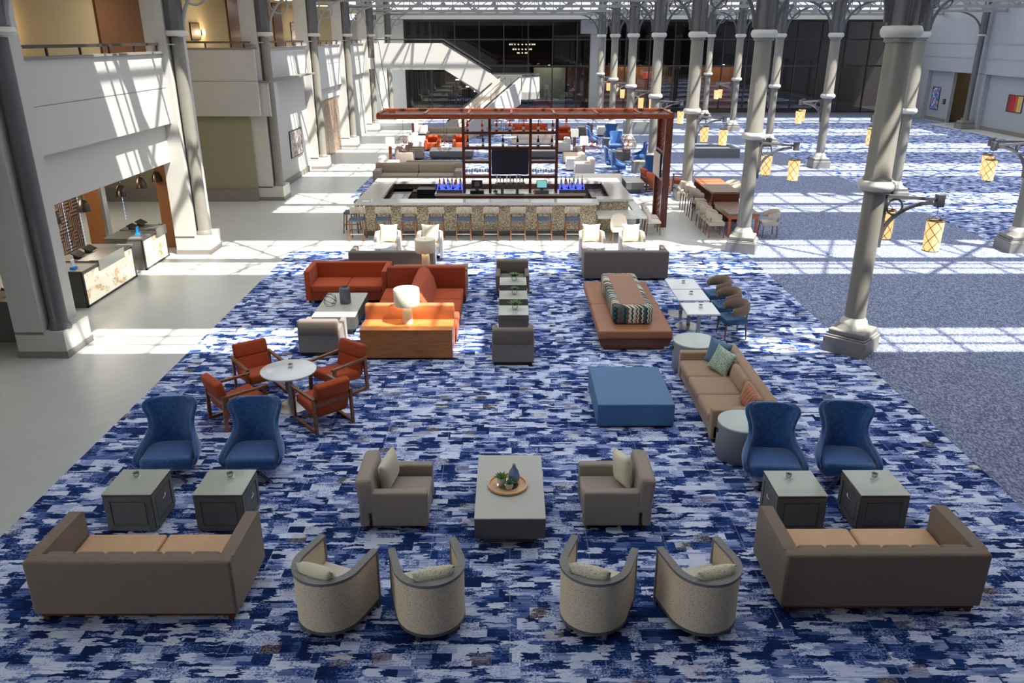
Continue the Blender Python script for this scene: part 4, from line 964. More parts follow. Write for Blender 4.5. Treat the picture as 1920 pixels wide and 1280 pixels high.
# rust sofas, divider block and honey console
def shelter2(L, D, h, m):
    r = thing('shelter_sofa', 's', 'sofa'); w, d = L/2, D/2
    obj('backrest', rbox(-w, d-.16, .08, w, d, h, .02), m, r)
    for s in (-1, 1): obj('armrest', rbox(min(s*w, s*(w-.13)), -d, .08, max(s*w, s*(w-.13)), d-.15, h, .02), m, r); obj('seat_cushion', rbox(min(0, s*(w-.135))+.006, -d+.01, .28, max(0, s*(w-.135))-.006, d-.17, .45, .04), m, r, 50)
    obj('seat_frame', box(-w+.12, -d+.03, .08, w-.12, d-.1, .28), 'rustd', r); legs(r, (-w+.08, w-.08), (-d+.08, d-.08), .085, .06, 'darkwood'); return r
rs = shelter2(2.0, .98, .82, 'rust'); rs.location = (-3.95, 18.95, .012); rs['label'] = 'rust red two seat sofa behind the long grey coffee table'
coffee(.94, 1.72, .43, 'long grey coffee table in front of the rust red sofa', (-3.81, 17.12, .012))
v = obj('cylinder_vase', lathe([(0, 0), (.12, 0), (.125, .02), (.125, .34), (.10, .38), (.085, .385), (.08, .37), (.0, .05)], 28, False), 'vaseg', None, True); v.location = (-3.72, 17.2, .447); tag(v, 'smoke grey cylinder vase on the long coffee table', 'vase')
g = [ring(.15, .005, 20, 4, (a, b, 0), (0, 0, .13)) for a, b in ((0, .5), (1.0, .2), (1.9, .9), (.7, 1.9), (2.4, .3))]
v = obj('wire_sculpture', J(*g), 'darkmetal'); v.location = (-4.03, 17.02, .447); tag(v, 'black wire orb sculpture beside the grey vase', 'ornament')
def console(label, loc, wm, bm_, w=1.84):
    r = thing('console_sofa_back', label, 'console', loc)
    obj('console_cabinet', box(-w/2, 0, .05, w/2, .32, .62), wm, r); obj('console_top', rbox(-w/2-.01, -.01, .62, w/2+.01, .46, .645, .004), wm, r); obj('toe_kick', box(-w/2+.04, .03, 0, w/2-.04, .6, .05), 'black', r)
    obj('fabric_ledge', box(-w/2, .46, .05, w/2, .70, .64), bm_, r); obj('backrest', rbox(-w/2-.0, .68, .2, w/2, .86, .95, .04), bm_, r, 50); return r
console('honey wood console with orange back panel, white drum lamp on it', (-2.055, 14.83, .012), 'honey', 'orange')
def mirror_console():
    r = thing('console_sofa_back', 'walnut console with dark rust back panel behind the back to back seats', 'console', (-1.99, 19.72, .012)); w = 1.88
    obj('console_cabinet', box(-w/2, -.5, .05, w/2, 0, .62), 'walnut', r); obj('console_top', rbox(-w/2-.01, -.5, .62, w/2+.01, .01, .645, .004), 'walnut', r); obj('toe_kick', box(-w/2+.04, -1.2, 0, w/2-.04, -.03, .05), 'black', r)
    obj('backrest', rbox(-w/2, -1.36, .2, w/2, -1.18, .95, .04), 'rustd', r, 50); obj('fabric_ledge', box(-w/2, -1.2, .05, w/2, -.5, .6), 'rustd', r); return r
mirror_console()
r = thing('back_to_back_seat', 'rust red double sided seat with a curved divider between the consoles', 'sofa', (-2.03, 17.03, .012))
for s in (-1, 1):
    obj('seat_frame', box(min(s*.92, 0), -1.28, .05, max(s*.92, 0), 1.28, .30), 'rustd', r)
    for q in (0, 1, 2): yy = -1.28+q*.853; obj('seat_cushion', rbox(min(s*.94, s*.14), yy+.006, .29, max(s*.94, s*.14), yy+.847, .45, .04), 'rust', r, 50)
prof = [(-.30, .44), (-.24, .7), (-.12, .93), (-.02, .98), (.02, .98), (.12, .93), (.24, .7), (.30, .44)]
obj('divider', prism(prof, -1.0, 1.26), 'rust', r, 60); obj('divider_seam', box(-.006, -1.01, .5, .006, 1.26, .984), 'rustd', r)
def drum_lamp(label, loc, onm='shade'):
    r = thing('table_lamp', label, 'table lamp', loc)
    obj('lamp_base', lathe([(0, 0), (.10, 0), (.105, .02), (.095, .42), (.03, .43), (0, .43)], 28, False), 'whitecer', r, True)
    obj('lamp_shade', lathe([(.255, .40), (.26, .41), (.26, .72), (.255, .73)], 36, False), 'shadeoff', r, True)
    obj('shade_diffuser', lathe([(0, .725), (.255, .725)], 36, False), 'shadeoff', r); obj('finial', ball(.012, (0, 0, .735), 8), 'chrome', r)
    l = bpy.data.lights.new('lamp_bulb', 'POINT'); l.energy = 12; l.color = (1, .85, .65); l.shadow_soft_size = .05
    lo = bpy.data.objects.new('lamp_bulb', l); COL.objects.link(lo); lo.parent = r; lo.location = (0, 0, .55); return r
drum_lamp('white drum shade lamp on the honey wood console', (-2.06, 15.25, .657)); drum_lamp('white drum shade lamp on the rear walnut console', (-2.10, 19.45, .657))
# grey sofas and white bar side seats
def low_sofa(w=1.13):
    r = thing('curved_back_sofa', 's', 'sofa'); d = .42
    obj('backrest', rbox(-w, d-.2, .06, w, d, .80, .04), 'greyf', r, 50)
    for s in (-1, 1): obj('armrest', rbox(min(s*w, s*(w-.14)), -d, .06, max(s*w, s*(w-.14)), d-.15, .78, .04), 'greyf', r, 50)
    obj('seat_cushion', rbox(-w+.145, -d, .28, w-.145, d-.2, .44, .04), 'greyf', r, 50); obj('seat_frame', box(-w+.13, -d+.02, .03, w-.13, d-.1, .28), 'greyf', r); legs(r, (-w+.08, w-.08), (-d+.08, d-.08), .06, .05, 'black'); return r
LS = Maker(low_sofa)
LS((-3.12, 20.80, .012), pi, 'charcoal grey sofa seen from behind on the left of the bar lounge', 'charcoal sofas before the bar'); LS((3.12, 20.80, .012), pi, 'charcoal grey sofa seen from behind on the right of the bar lounge', 'charcoal sofas before the bar')
for x, lb in ((-3.61, 'leftmost'), (-2.42, 'second from left'), (2.39, 'third from left'), (3.62, 'rightmost')):
    round_table(.30 if abs(x) > 9 else .34, .70, 'small white round table before the bar, '+lb+' of four', (x, 21.55, .012), br=.2)
def tub2():
    r = thing('lounge_tub_chair', 's', 'armchair'); n = 20
    path = [(.35, -.36)]+[(.35*cos(a), .35*sin(a)) for a in [pi*i/n for i in range(n+1)]]+[(-.35, -.36)]
    V, F = [], []
    for i, (x, yy) in enumerate(path):
        zt = .78-.12*max(0, -yy)/.36
        for o, z in ((1.06, .1), (1.06, zt), (.86, zt), (.86, .1)): V.append((x*o, (yy*o if yy > 0 else yy), z))
    m = len(path)
    for i in range(m-1):
        for k in range(4): F.append((4*i+k, 4*i+(k+1) % 4, 4*i+4+(k+1) % 4, 4*i+4+k))
    F += [(0, 1, 2, 3), (4*m-1, 4*m-2, 4*m-3, 4*m-4)]
    obj('shell', (V, F), 'cream', r, True); obj('seat_cushion', rbox(-.29, -.37, .2, .29, .25, .45, .04), 'cream', r); legs(r, (-.3, .3), (-.3, .2), .11, .05, 'greydk'); return r
T2 = Maker(tub2)
for x, lb in ((-3.52, 'leftmost'), (-2.30, 'second from left'), (2.42, 'third from left'), (3.58, 'rightmost')):
    T2((x, 22.75, 0.012), 0, 'cream tub chair with its back to the bar, '+lb+' of four', 'cream tub chairs before the bar')
    pil('pillow', (x, 22.86, .74), (R(-14), 0, 0), 'square ivory pillow in the '+lb+' cream tub chair before the bar', .52, .52, .15, 'ivory pillows before the bar')

# ================================================================== BAR
bar_ = thing('bar_counter', 'large ring shaped bar counter with marble top and mosaic front', 'bar', (0, 27.8, 0))
def bp(name, g, m, par=None, sm=False): return obj(name, T(g, (0, -27.8, 0)), m, par or bar_, sm)
zt0, zt1 = 1.05, 1.13
bp('countertop', J(box(-4.95, 25.4, zt0, 2.9, 26.1, zt1), box(-4.95, 26.1, zt0, -4.2, 29.4, zt1), box(-4.95, 29.4, zt0, 4.1, 30.2, zt1), box(3.4, 26.0, zt0, 4.1, 29.4, zt1), box(2.9, 25.95, zt0, 3.4, 26.5, zt1)), 'marble')
bp('mosaic_front', J(box(-4.7, 25.7, 0, 2.85, 25.85, zt0), box(-4.7, 25.85, 0, -4.55, 29.95, zt0), box(-4.55, 29.8, 0, 3.95, 29.95, zt0), box(3.8, 26.05, 0, 3.95, 29.8, zt0), box(2.75, 26.05, 0, 3.8, 26.2, zt0)), 'mosaic')
bp('foot_rail', J(box(-4.75, 25.62, .0, 2.85, 25.70, .14)), 'greydk')
bp('work_counter', J(box(-4.2, 26.1, .82, -3.5, 29.35, .88), box(-4.2, 28.75, .82, -2.9, 29.4, .88), box(2.9, 27.6, .82, 3.4, 29.4, .88), box(-3.4, 26.1, .60, 2.6, 26.35, .64)), 'stainless')
bp('under_counter', J(box(-4.2, 26.2, 0, -3.6, 29.35, .82), box(2.95, 27.6, 0, 3.4, 29.4, .82)), 'black')
bp('ice_bin', J(box(-3.3, 28.6, .0, -2.65, 29.3, .98)), 'black')
bp('sink_basin', box(-4.1, 26.6, .86, -3.7, 28.2, .90), 'chrome')
low = bp('low_table_top', J(box(2.85, 25.0, .69, 4.4, 26.0, .77), box(4.1, 26.0, .69, 4.4, 29.6, .77)), 'marble')
bp('low_table_leg', J(box(4.1, 25.15, 0, 4.2, 25.25, .69)), 'black')
isl = thing('back_bar', 'dark walnut back bar island with marble top in the middle of the bar', 'cabinet', (0, 28.5, 0))
obj('cabinet_front', box(-2.55, -.45, 0, 2.65, .45, .86), 'darkwood', isl); obj('island_top', rbox(-2.62, -.5, .86, 2.72, .5, .93, .006), 'marble', isl)
obj('drawer_gap', box(-1.6, -.462, .66, 1.0, -.45, .72), 'black', isl)
# canopy with shelving
can = thing('bar_canopy', 'cherry wood canopy frame spanning the bar with shelving and end panel', 'canopy', (0, 27.6, 0))
def cp(name, g, m, par=None, sm=False): return obj(name, T(g, (0, -27.6, 0)), m, par or can, sm)
cp('front_beam', box(-4.32, 26.8, 3.60, 5.42, 26.95, 3.75), 'redwood'); cp('rear_beam', box(-4.32, 28.4, 3.64, 5.42, 28.55, 3.80), 'redwood')
cp('end_beam', J(box(-4.32, 26.95, 3.6, -4.22, 28.4, 3.78), box(5.32, 26.95, 3.6, 5.42, 28.4, 3.78)), 'redwood')
for i in range(6): x = -2.75+i*1.42; cp('cross_beam', box(x-.04, 26.95, 3.66, x+.04, 28.4, 3.77), 'redwood')
cp('canopy_glass', box(-4.2, 26.96, 3.735, 5.3, 28.4, 3.75), thin_glass('rose_canopy_glass', (.95, .70, .58, 1), .15, .08))
for x in (-4.1,): cp('suspension_rod', J(bar((x, 27.0, 3.85), (x-.6, 27.0, 7.72), .02), bar((x, 28.3, 3.85), (x-.6, 28.3, 8.95), .02)), 'chrome')
cp('end_post', J(box(5.17, 26.82, 0, 5.40, 26.98, 3.6), box(5.17, 28.3, 0, 5.40, 28.46, 3.66), box(5.17, 26.98, 0, 5.40, 28.3, .12), box(5.17, 26.98, 1.55, 5.40, 28.3, 1.63), box(5.17, 26.98, 2.45, 5.40, 28.3, 2.53)), 'darkwood')
for z0, z1 in ((.12, 1.55), (2.53, 3.6)):
    g = []; n = int((z1-z0)/.22)+1
    for i in range(n):
        for j in range(6):
            cy_ = 27.09+j*.22; cz = z0+.10+i*.205+(.10 if j % 2 else 0)
            if cz < z1-.05: g.append(ring(.115, .018, 6, 4, (0, pi/2, 0), (5.28, cy_, cz)))
    cp('lattice_panel', J(*g), 'redwood')
cp('end_screen', J(box(5.10, 27.1, 1.66, 5.17, 28.2, 2.42)), 'screen'); cp('end_screen_cover', box(5.07, 27.1, 1.66, 5.10, 28.2, 2.42), 'cream')
SY0, SY1 = 28.2, 28.55
PX = [-1.58, -.66, .76, 1.68]; ZS = [.93, 1.54, 2.05, 2.53, 3.05]
for x in PX: cp('shelf_post', J(box(x-.045, SY0, .93, x+.045, SY0+.07, 3.68), box(x-.045, SY1-.07, .93, x+.045, SY1, 3.68)), 'darkwood')
for z in ZS[1:]:
    for i in range(3):
        if i == 1 and z in (1.54, 2.05): continue
        cp('shelf', J(box(PX[i]+.035, SY0+.01, z-.09, PX[i+1]-.035, SY0+.05, z), box(PX[i]+.035, SY1-.05, z-.06, PX[i+1]-.035, SY1-.01, z), box(PX[i]+.035, SY0+.05, z-.015, PX[i+1]-.035, SY1-.05, z)), 'darkwood')
cp('shelf_rail', box(PX[1]+.035, SY0+.01, 1.44, PX[2]-.035, SY0+.06, 1.54), 'darkwood')
tv = thing('television', 'black flat television in the middle of the bar shelving', 'television', (.05, 28.12, 2.03)); obj('screen', box(-.62, -.03, -.40, .62, -.02, .40), 'screen', tv); obj('casing', rbox(-.65, -.02, -.43, .65, .07, .43, .01), 'black', tv)
def bottle(mat, h=.32, r=.038, wine=False, cap='black', lab='paper'):
    p = [(0, 0), (r, .005), (r, h*.58), (r*.9, h*.66), (r*.35, h*.76), (r*.32, h), (0, h)]
    o = obj('bottle', lathe(p, 12, False), mat, None, True)
    obj('label', lathe([(r*1.03, h*.14), (r*1.03, h*.42)], 12, False), lab, o); obj('cap', lathe([(0, h*.96), (r*.38, h*.96), (r*.38, h*1.04), (0, h*1.04)], 8, False), cap, o); return o
bc = {k: plain('bottle_glass_'+k, srgb(*v), .12) for k, v in dict(amber=(165, 70, 30), red=(150, 40, 35), dark=(28, 30, 26), green=(40, 190, 60), gold=(215, 150, 40), clear=(190, 205, 220), lime=(150, 190, 40), violet=(110, 80, 150)).items()}
xs = [-1.43, -.92, -.42, .04, .52, 1.03, 1.53]
for i, x in enumerate(xs):
    b_ = bottle(bc['amber' if i not in (0, 3) else 'red'], .36, .045); b_.location = (x, 28.36, 3.051); tag(b_, 'amber red spirit bottle on the top bar shelf, %s' % place_word(i, 7), 'bottle', 'spirit bottles on the top shelf')
xs = [-1.43, -.9, -.2, .31, 1.03, 1.51]
for i, x in enumerate(xs):
    b_ = bottle(bc['dark'], .36, .042); b_.location = (x, 28.36, 2.531); tag(b_, 'dark wine bottle with white label on the second bar shelf, %s' % place_word(i, 6), 'bottle', 'wine bottles on the second shelf')
def goblet():
    o = obj('wine_glass', lathe([(.032, 0), (.030, .004), (.005, .01), (.005, .09), (.03, .12), (.038, .15), (.032, .20)], 10, False), 'glassy', None, True); return o
M['glassy'] = plain('cloudy_wine_glass', srgb(225, 228, 232), .1)
for i in range(9):
    o = goblet(); o.location = (.86+i*.093, 28.36+(.06 if i % 2 else -.04), 1.541); tag(o, 'stemmed glass on the right bar shelf above the register, %s' % place_word(i, 9), 'glass', 'stemmed glasses on the right shelf')
for i in range(12):
    o = goblet(); o.location = (-1.48+(i % 9)*.093, 28.30+(.12 if i % 2 else 0)+(.05 if i > 8 else 0), 1.541); tag(o, 'stemmed glass on the left bar shelf, %s' % (place_word(i, 9) if i < 9 else ['left', 'centre left', 'centre'][i-9]+' of the rear row'), 'glass', 'stemmed glasses on the left shelf')
for s, x0, wd in ((-1, -2.55, 'left'), (1, 1.80, 'right')):
    r = thing('bottle_riser', 'blue lit stepped riser for bottles at the %s of the back bar' % wd, 'display riser', (x0, 28.15, .93))
    for k in range(3): obj('step', box(0, k*.14, 0, .9, k*.14+.14, .05+k*.10), 'blueglow', r)
    obj('riser_base', box(-.01, -.02, 0, .91, -.002, .12), 'stainless', r)
    cols = ['violet', 'gold', 'amber', 'gold', 'red', 'clear', 'gold', 'green'] if s < 0 else ['lime', 'clear', 'clear', 'lime', 'gold', 'amber', 'clear', 'amber']
    n = 0
    for k, cnt in ((0, 4), (1, 5), (2, 6)):
        for i in range(cnt):
            cc = cols[(i*3+k) % 8] if k else 'dark'
            if s < 0 and k == 2 and i == 5: cc = 'green'
            b_ = bottle(bc[cc], .22 if k == 0 else .26+.03*(i % 2), .04 if k == 0 else .034, lab='paper' if (i+k) % 3 else 'peach'); b_.location = (x0+.08+i*(.74/(cnt-1)), 28.22+k*.14, .981+k*.10)
            tag(b_, '%s bottle on the %s step of the %s blue riser, %s' % ({'dark': 'dark', 'gold': 'golden', 'amber': 'amber', 'red': 'red', 'clear': 'clear', 'green': 'bright green', 'lime': 'lime', 'violet': 'violet'}[cc], ['front', 'middle', 'rear'][k], wd, place_word(i, cnt)), 'bottle', 'bottles on the %s blue riser' % wd)
for x, lb, m in ((-1.12, 'black cash register on the back bar left of the beer taps', 'black'), (1.17, 'cash register with lit teal screen right of the beer taps', 'lit_screen')):
    r = thing('cash_register', lb, 'cash register', (x, 28.15, .93))
    obj('drawer_box', rbox(-.24, -.18, 0, .24, .2, .12, .01), 'black' if m == 'black' else 'greydk', r); obj('stand', box(-.06, -.02, .12, .06, .04, .2), 'greydk', r)
    obj('monitor', T(rbox(-.19, -.02, 0, .19, .02, .28, .01), (0, 0, .18), (R(-12), 0, 0)), 'black', r); obj('display', T(box(-.17, -.026, .02, .17, -.021, .26) if m != 'black' else box(-.09, -.026, .06, .09, -.021, .22), (0, 0, .18), (R(-12), 0, 0)), m if m != 'black' else 'gloss_grey', r)
r = thing('beer_tap_tower', 'stainless beer tap tower with a row of handles in the centre of the back bar', 'beer tap', (.05, 28.1, .93))
obj('tower_rail', rbox(-.52, -.05, .30, .52, .05, .40, .02), 'stainless', r); obj('tower_leg', J(box(-.33, -.04, 0, -.23, .04, .3), box(.2, -.04, 0, .3, .04, .3)), 'greydk', r); obj('drip_tray', box(-.5, -.16, 0, .5, .1, .02), 'chrome', r)
for i in range(9): obj('tap_handle', J(tube([(-.46+i*.115, -.06, .33), (-.46+i*.115, -.08, .38), (-.46+i*.115, -.05, .44)], .014, 6), T(lathe([(.014, .44), (.024, .56), (.02, .64)], 8), (-.46+i*.115, -.05, 0))), ['whitetop', 'chrome', 'black'][i % 3], r)
for x, lb, m in ((-.47, 'bowl of limes on the back bar beside the black register', 'leaf'), (.93, 'bowl of lemons on the back bar beside the lit register', None)):
    r = thing('fruit_bowl', lb, 'bowl', (x, 28.08, .93)); obj('bowl', lathe([(.03, 0), (.10, .05), (.12, .055), (.10, .06), (0, .02)], 16, False), 'whitetop', r, True)
    mm = M['leafd'] if m else bc['gold']
    for k in range(7): a = k*1.05; obj('lime' if m else 'lemon', ball(.035, (.05*cos(a) if k else 0, .05*sin(a) if k else 0, .075 if k else .11), 8), mm, r, True)
for i, (x, lb) in enumerate(((-4.25, 'white caddy with napkins on the left front corner of the bar'),)):
    tag(obj('napkin_caddy', J(rbox(-.12, -.05, 0, .12, .05, .05, .01), box(.15, -.03, 0, .2, .02, .09)), 'paper', None, False, (x-.35, 25.5, 1.13)), lb, 'napkin holder')
# bar stools
def bar_stool():
    r = thing('bar_stool', 's', 'bar stool')
    obj('seat', rbox(-.23, -.22, .62, .23, .20, .71, .03), 'navyseat', r, 50)
    V, F = [], []; n = 12
    for i in range(n+1):
        a = R(32)+R(116)*i/n; x, yy = .27*cos(a), .06+.20*sin(a)
        for (rr, z) in ((0, .80), (0, 1.0), (.03, 1.0), (.03, .80)): V.append((x*(1+rr*3), yy+rr, z))
    for i in range(n):
        for k in range(4): F.append((4*i+k, 4*i+(k+1) % 4, 4*i+4+(k+1) % 4, 4*i+4+k))
    F += [(0, 1, 2, 3), (4*n+3, 4*n+2, 4*n+1, 4*n)]
    obj('backrest', (V, F), plain('marbled_stool_fabric', srgb(236, 220, 194), .8, 0, .22, 14) if 'stf' not in M else M['stf'], r, 60)
    for x in (-1, 1):
        obj('leg', bar((x*.21, .19, .80), (x*.235, .25, 0), .035), 'walnut', r); obj('leg', bar((x*.21, -.19, .64), (x*.23, -.24, 0), .035), 'walnut', r)
        obj('side_stretcher', bar((x*.225, -.22, .3), (x*.225, .23, .3), .022), 'walnut', r)
    obj('footrest', bar((-.225, -.22, .22), (.225, -.22, .22), .025), 'chrome', r); obj('rear_stretcher', bar((-.225, .23, .26), (.225, .23, .26), .022), 'walnut', r); return r
BS = Maker(bar_stool)
sx = [-4.86, -4.04, -3.2, -2.33, -1.44, -.57, .29, 1.14, 2.05]
for i, x in enumerate(sx): BS((x, 25.12, 0), 0, 'bar stool with marbled fabric back at the mosaic front, %s of nine' % place_word(i, 9), 'bar stools along the mosaic front')
for i, yy in enumerate((26.2, 28.1, 29.4)): BS((-5.25, yy, 0 if yy < 32 else .012), -pi/2, 'bar stool at the left end of the bar, %s from the camera' % ORD[i], 'bar stools at the left end of the bar')
def shell_chair():
    r = thing('shell_chair', 's', 'chair')
    obj('seat', rbox(-.24, -.25, .38, .24, .2, .46, .035), 'cream', r, 50)
    V, F = [], []; n = 14; lv = [(.42, .26, .22), (.55, .27, .25), (.7, .26, .28), (.82, .22, .30), (.88, .14, .305)]
    for z, w, yy in lv:
        for i in range(n+1):
            t = -1+2*i/n; V.append((w*sin(t*pi/2), yy-.16*(1-cos(t*pi/2))+(z-.42)*.1, z))
    for k in range(len(lv)-1):
        for i in range(n): F.append((k*(n+1)+i, k*(n+1)+i+1, (k+1)*(n+1)+i+1, (k+1)*(n+1)+i))
    o = obj('backrest', (V, F), 'cream', r, 80); md = o.modifiers.new('thickness', 'SOLIDIFY'); md.thickness = .035
    for x in (-.2, .2):
        for yy in (-.2, .2): obj('leg', tube([(x*1.15, yy*1.15, 0), (x, yy, .39)], [.014, .02], 8), 'walnut', r)
    return r
SC = Maker(shell_chair)
SC((3.48, 24.66, 0), pi*0, 'cream shell chair with its back to the camera at the low bar table', 'cream shell chairs'); SC((4.75, 25.85, 0), pi/2, 'nearer cream shell chair at the right side of the low bar table', 'cream shell chairs'); SC((4.78, 26.55, 0), pi/2, 'farther cream shell chair at the right side of the low bar table', 'cream shell chairs')
# globe chandeliers hung from the canopy
def globe():
    r = thing('globe_chandelier', 's', 'pendant lamp'); g = [ring(.28, .006, 28, 4, (pi/2, 0, k*pi/4)) for k in range(4)]+[ring(.28, .006, 28, 4, (.4, .3, 0)), ring(.24, .006, 28, 4, (0, 0, 0), (0, 0, -.14))]
    obj('wire_globe', J(*g), 'copper', r); obj('hanging_rod', J(bar((0, 0, .28), (0, 0, .97), .012), cyl(0, 0, -.05, .12, .02)), 'copper', r)
    for k in range(4): a = k*pi/2+.4; obj('bulb', ball(.028, (.12*cos(a), .12*sin(a), 0), 8), 'bulb', r, True)
    obj('bulb_arm', J(*[bar((0, 0, -.04), (.12*cos(k*pi/2+.4), .12*sin(k*pi/2+.4), -.03), .012) for k in range(4)]), 'copper', r)
    return r
GB = Maker(globe)
for x, lb in ((-3.57, 'leftmost'), (-2.19, 'second from left'), (2.84, 'third from left'), (4.07, 'rightmost')): GB((x, 27.6, 2.70), 0, 'copper wire globe chandelier with amber bulbs under the canopy, '+lb, 'globe chandeliers')

# ------------------------------------------------------------------ high tables by the columns
r = thing('high_table', 'tall communal table with orange and grey wood top beside the columns', 'table', (7.52, 28.85, .012))
obj('tabletop', J(rbox(-.49, -1.45, 1.02, .49, .2, 1.09, .005)), 'browntop', r); obj('orange_top', rbox(-.49, .2, 1.02, .49, 1.45, 1.09, .005), 'orangewood', r); obj('front_panel', box(-.47, -1.43, .05, .47, -1.38, 1.02), 'darkwood', r); obj('end_panel', box(-.47, 1.36, 0, .47, 1.42, 1.02), 'darkwood', r); obj('leg', box(-.47, -1.38, 0, -.40, -1.3, 1.02), 'darkwood', r); obj('leg', box(.40, -1.38, 0, .47, -1.3, 1.02), 'darkwood', r)
r = thing('dining_table', 'lower brown wood table joined to the near end of the tall table', 'table', (7.62, 26.36, .012))
obj('tabletop', rbox(-.52, -1.0, .68, .50, 1.02, .76, .005), 'browntop', r); obj('apron', box(-.49, -.98, .58, .47, 1.0, .68), 'orangewood', r)
for x in (-.48, .40):
    for yy in (-.96, .9): obj('leg', box(x, yy, 0, x+.08, yy+.08, .6), 'orangewood', r)
M['stf'] = M['tanback']
def low_stool(): return barrel('creamback', 'creamback', 'walnut', 'barrel_stool', .52)
def tall_stool(): return barrel('creamback', 'creamback', 'darkwood', 'tall_barrel_stool', .74)
M['creamback'] = fabric('pale_taupe_stool_fabric', srgb(188, 176, 160), 100, .08)
L1, L2 = Maker(low_stool), Maker(tall_stool)
for i, yy in enumerate((25.5, 26.25, 26.95)): L1((6.72, yy, .012 if 6.72 > 7.14 else 0), pi/2*1, 'pale low stool on the left of the lower brown table, %s from the camera' % ORD[i], 'low stools at the brown table')
L1((8.47, 25.45, .012), -pi/2, 'pale low stool at the right of the lower brown table', 'low stools at the brown table')
for i, yy in enumerate((28.1, 28.9, 29.75)): L2((6.72, yy, 0), pi/2, 'pale tall stool on the left of the tall table, %s from the camera' % ORD[i], 'tall stools at the high table')
for i, yy in enumerate((29.0, 29.9)): L2((8.35, yy, .012), -pi/2, 'pale tall stool on the right of the tall table, %s' % ['nearer', 'farther'][i], 'tall stools at the high table')

# ------------------------------------------------------------------ reception
def desk(label, y0, y1, loc_y, mir=False, om='onyx'):
    r = thing('reception_desk', label, 'desk', (-10.15, loc_y, 0)); a, b = y0-loc_y, y1-loc_y; L = b-a
    obj('desk_body', J(box(-1.0, a, 0, -.03, b, .86)), 'greydk', r)
    obj('onyx_front', box(-.03, a+.06, .05, .0, b-.06, .80), om, r); obj('front_frame', J(box(-.03, a, 0, .015, a+.06, .9), box(-.03, b-.06, 0, .015, b, .9), box(-.03, a, 0, .015, b, .05)), 'darkmetal', r)
    obj('desktop', rbox(-1.05, a-.01, .86, .03, b+.01, .91, .004), 'greydk', r)
    c, d_ = (a+.8, b-.55) if not mir else (a+.9, b)
    obj('raised_ledge', J(box(-.18, c, .70, .04, d_, .97), box(-1.0, c, .91, -.18, d_, .95)), 'stainless', r)
    r2 = thing('desk_terminal', 'black terminal screens lying on the '+label[:34].strip(), 'computer', (-10.75, (c+d_)/2+loc_y, .952), 0)
    for k in range(2): obj('monitor', T(rbox(-.11, -.20, 0, .11, .20, .025, .008), (-.05, -.28+k*.56, .07), (0, R(28), 0)), 'black', r2); obj('monitor_base', T(box(-.06, -.08, 0, .06, .08, .08), (-.08, -.28+k*.56, 0)), 'black', r2)
    return r
desk('reception desk with glowing onyx front partly hidden by the pillar', 15.9, 17.47, 16.7); desk('long reception desk with brown veined glowing onyx front', 18.2, 20.9, 19.5); desk('farther reception desk with pale glowing onyx front', 21.5, 23.1, 22.3, True, 'onyx')
for i, (yy, lb) in enumerate(((18.45, 'blue and white acrylic sign on the long reception desk'), (22.0, 'bright blue acrylic sign on the farther reception desk'))):
    r = thing('desk_sign', lb, 'sign', (-10.45, yy, .911)); obj('sign_base', box(-.05, -.08, 0, .05, .08, .05), 'acryl', r); obj('sign_panel', box(-.01, -.07, .05, .01, .07, .22), 'paper' if i == 0 else 'acryl', r)
def bell():
    r = thing('bell_pendant', 's', 'pendant lamp'); obj('shade', lathe([(.02, .30), (.07, .285), (.11, .22), (.145, .12), (.16, 0), (.152, 0), (.135, .12), (.10, .21), (.0, .27)], 24, False), 'bell', r, True); obj('cord', bar((0, 0, .29), (0, 0, .96), .012), 'black', r); obj('bulb', ball(.04, (0, 0, .08), 8), 'spot', r); return r
BL = Maker(bell)
for i, (yy, s) in enumerate(((18.3, 0), (19.7, 0), (21.75, 0), (23.0, 0), (24.1, 0))): BL((-10.6, yy, 2.04), 0, 'bronze bell pendant lamp over the reception desks, %s from the camera' % ORD[i], 'bell pendants over the reception')
struct('wall_left', J(box(-13.4, 22.0, 0, -13.25, 24.3, 3.0)), 'maze'); struct('wall_left', box(-13.36, 21.85, 0, -13.0, 22.0, 3.0), 'darkwood')
struct('wall_left', J(box(-13.1, 24.4, 0, -12.55, 24.55, 3.0), box(-10.66, 24.1, 0, -10.28, 24.25, 2.9)), 'amber_wall')
struct('trim_30', J(box(-12.55, 24.3, 0, -12.45, 24.55, 3.0), box(-10.30, 24.05, 0, -10.2, 24.3, 2.9)), 'chrome')
for (x, yy, z0, n, lb) in ((-13.2, 24.25, 0.0, 60, 'blue white string of lights down the right edge of the maze panel'), (-13.2, 23.4, .1, 50, 'blue string of lights down the middle of the maze panel'), (-11.5, 23.6, 1.0, 34, 'loose blue string of lights hanging behind the desks')):
    tag(obj('string_lights', J(bar((x, yy, z0), (x, yy, 2.98), .003), *[ball(.011, (x+.01, yy, z0+.10*i), 4) for i in range(n//2)]), 'led'), lb, 'string lights')['kind'] = 'stuff'
for i, (x, yy) in enumerate(((-11.6, 19.0), (-12.2, 22.5), (-12.4, 28.0))):
    r = thing('ceiling_downlight', 'recessed downlight in the alcove ceiling behind the balcony front, %s from the camera' % ORD[i], 'ceiling light', (x, yy, 2.98), 0, 'downlights in the reception alcove')
    if i == 2: r.location = (-14.6, 27.0, 3.73)
    obj('lamp_lens', lathe([(.08, -.02), (.08, .02)], 12), 'spot', r); l = bpy.data.lights.new('alcove_light', 'AREA'); l.energy = 60; l.size = 1.2; l.color = (1, .88, .7)
    lo = bpy.data.objects.new('alcove_light', l); COL.objects.link(lo); lo.parent = r; lo.location = (0, 0, -.06)

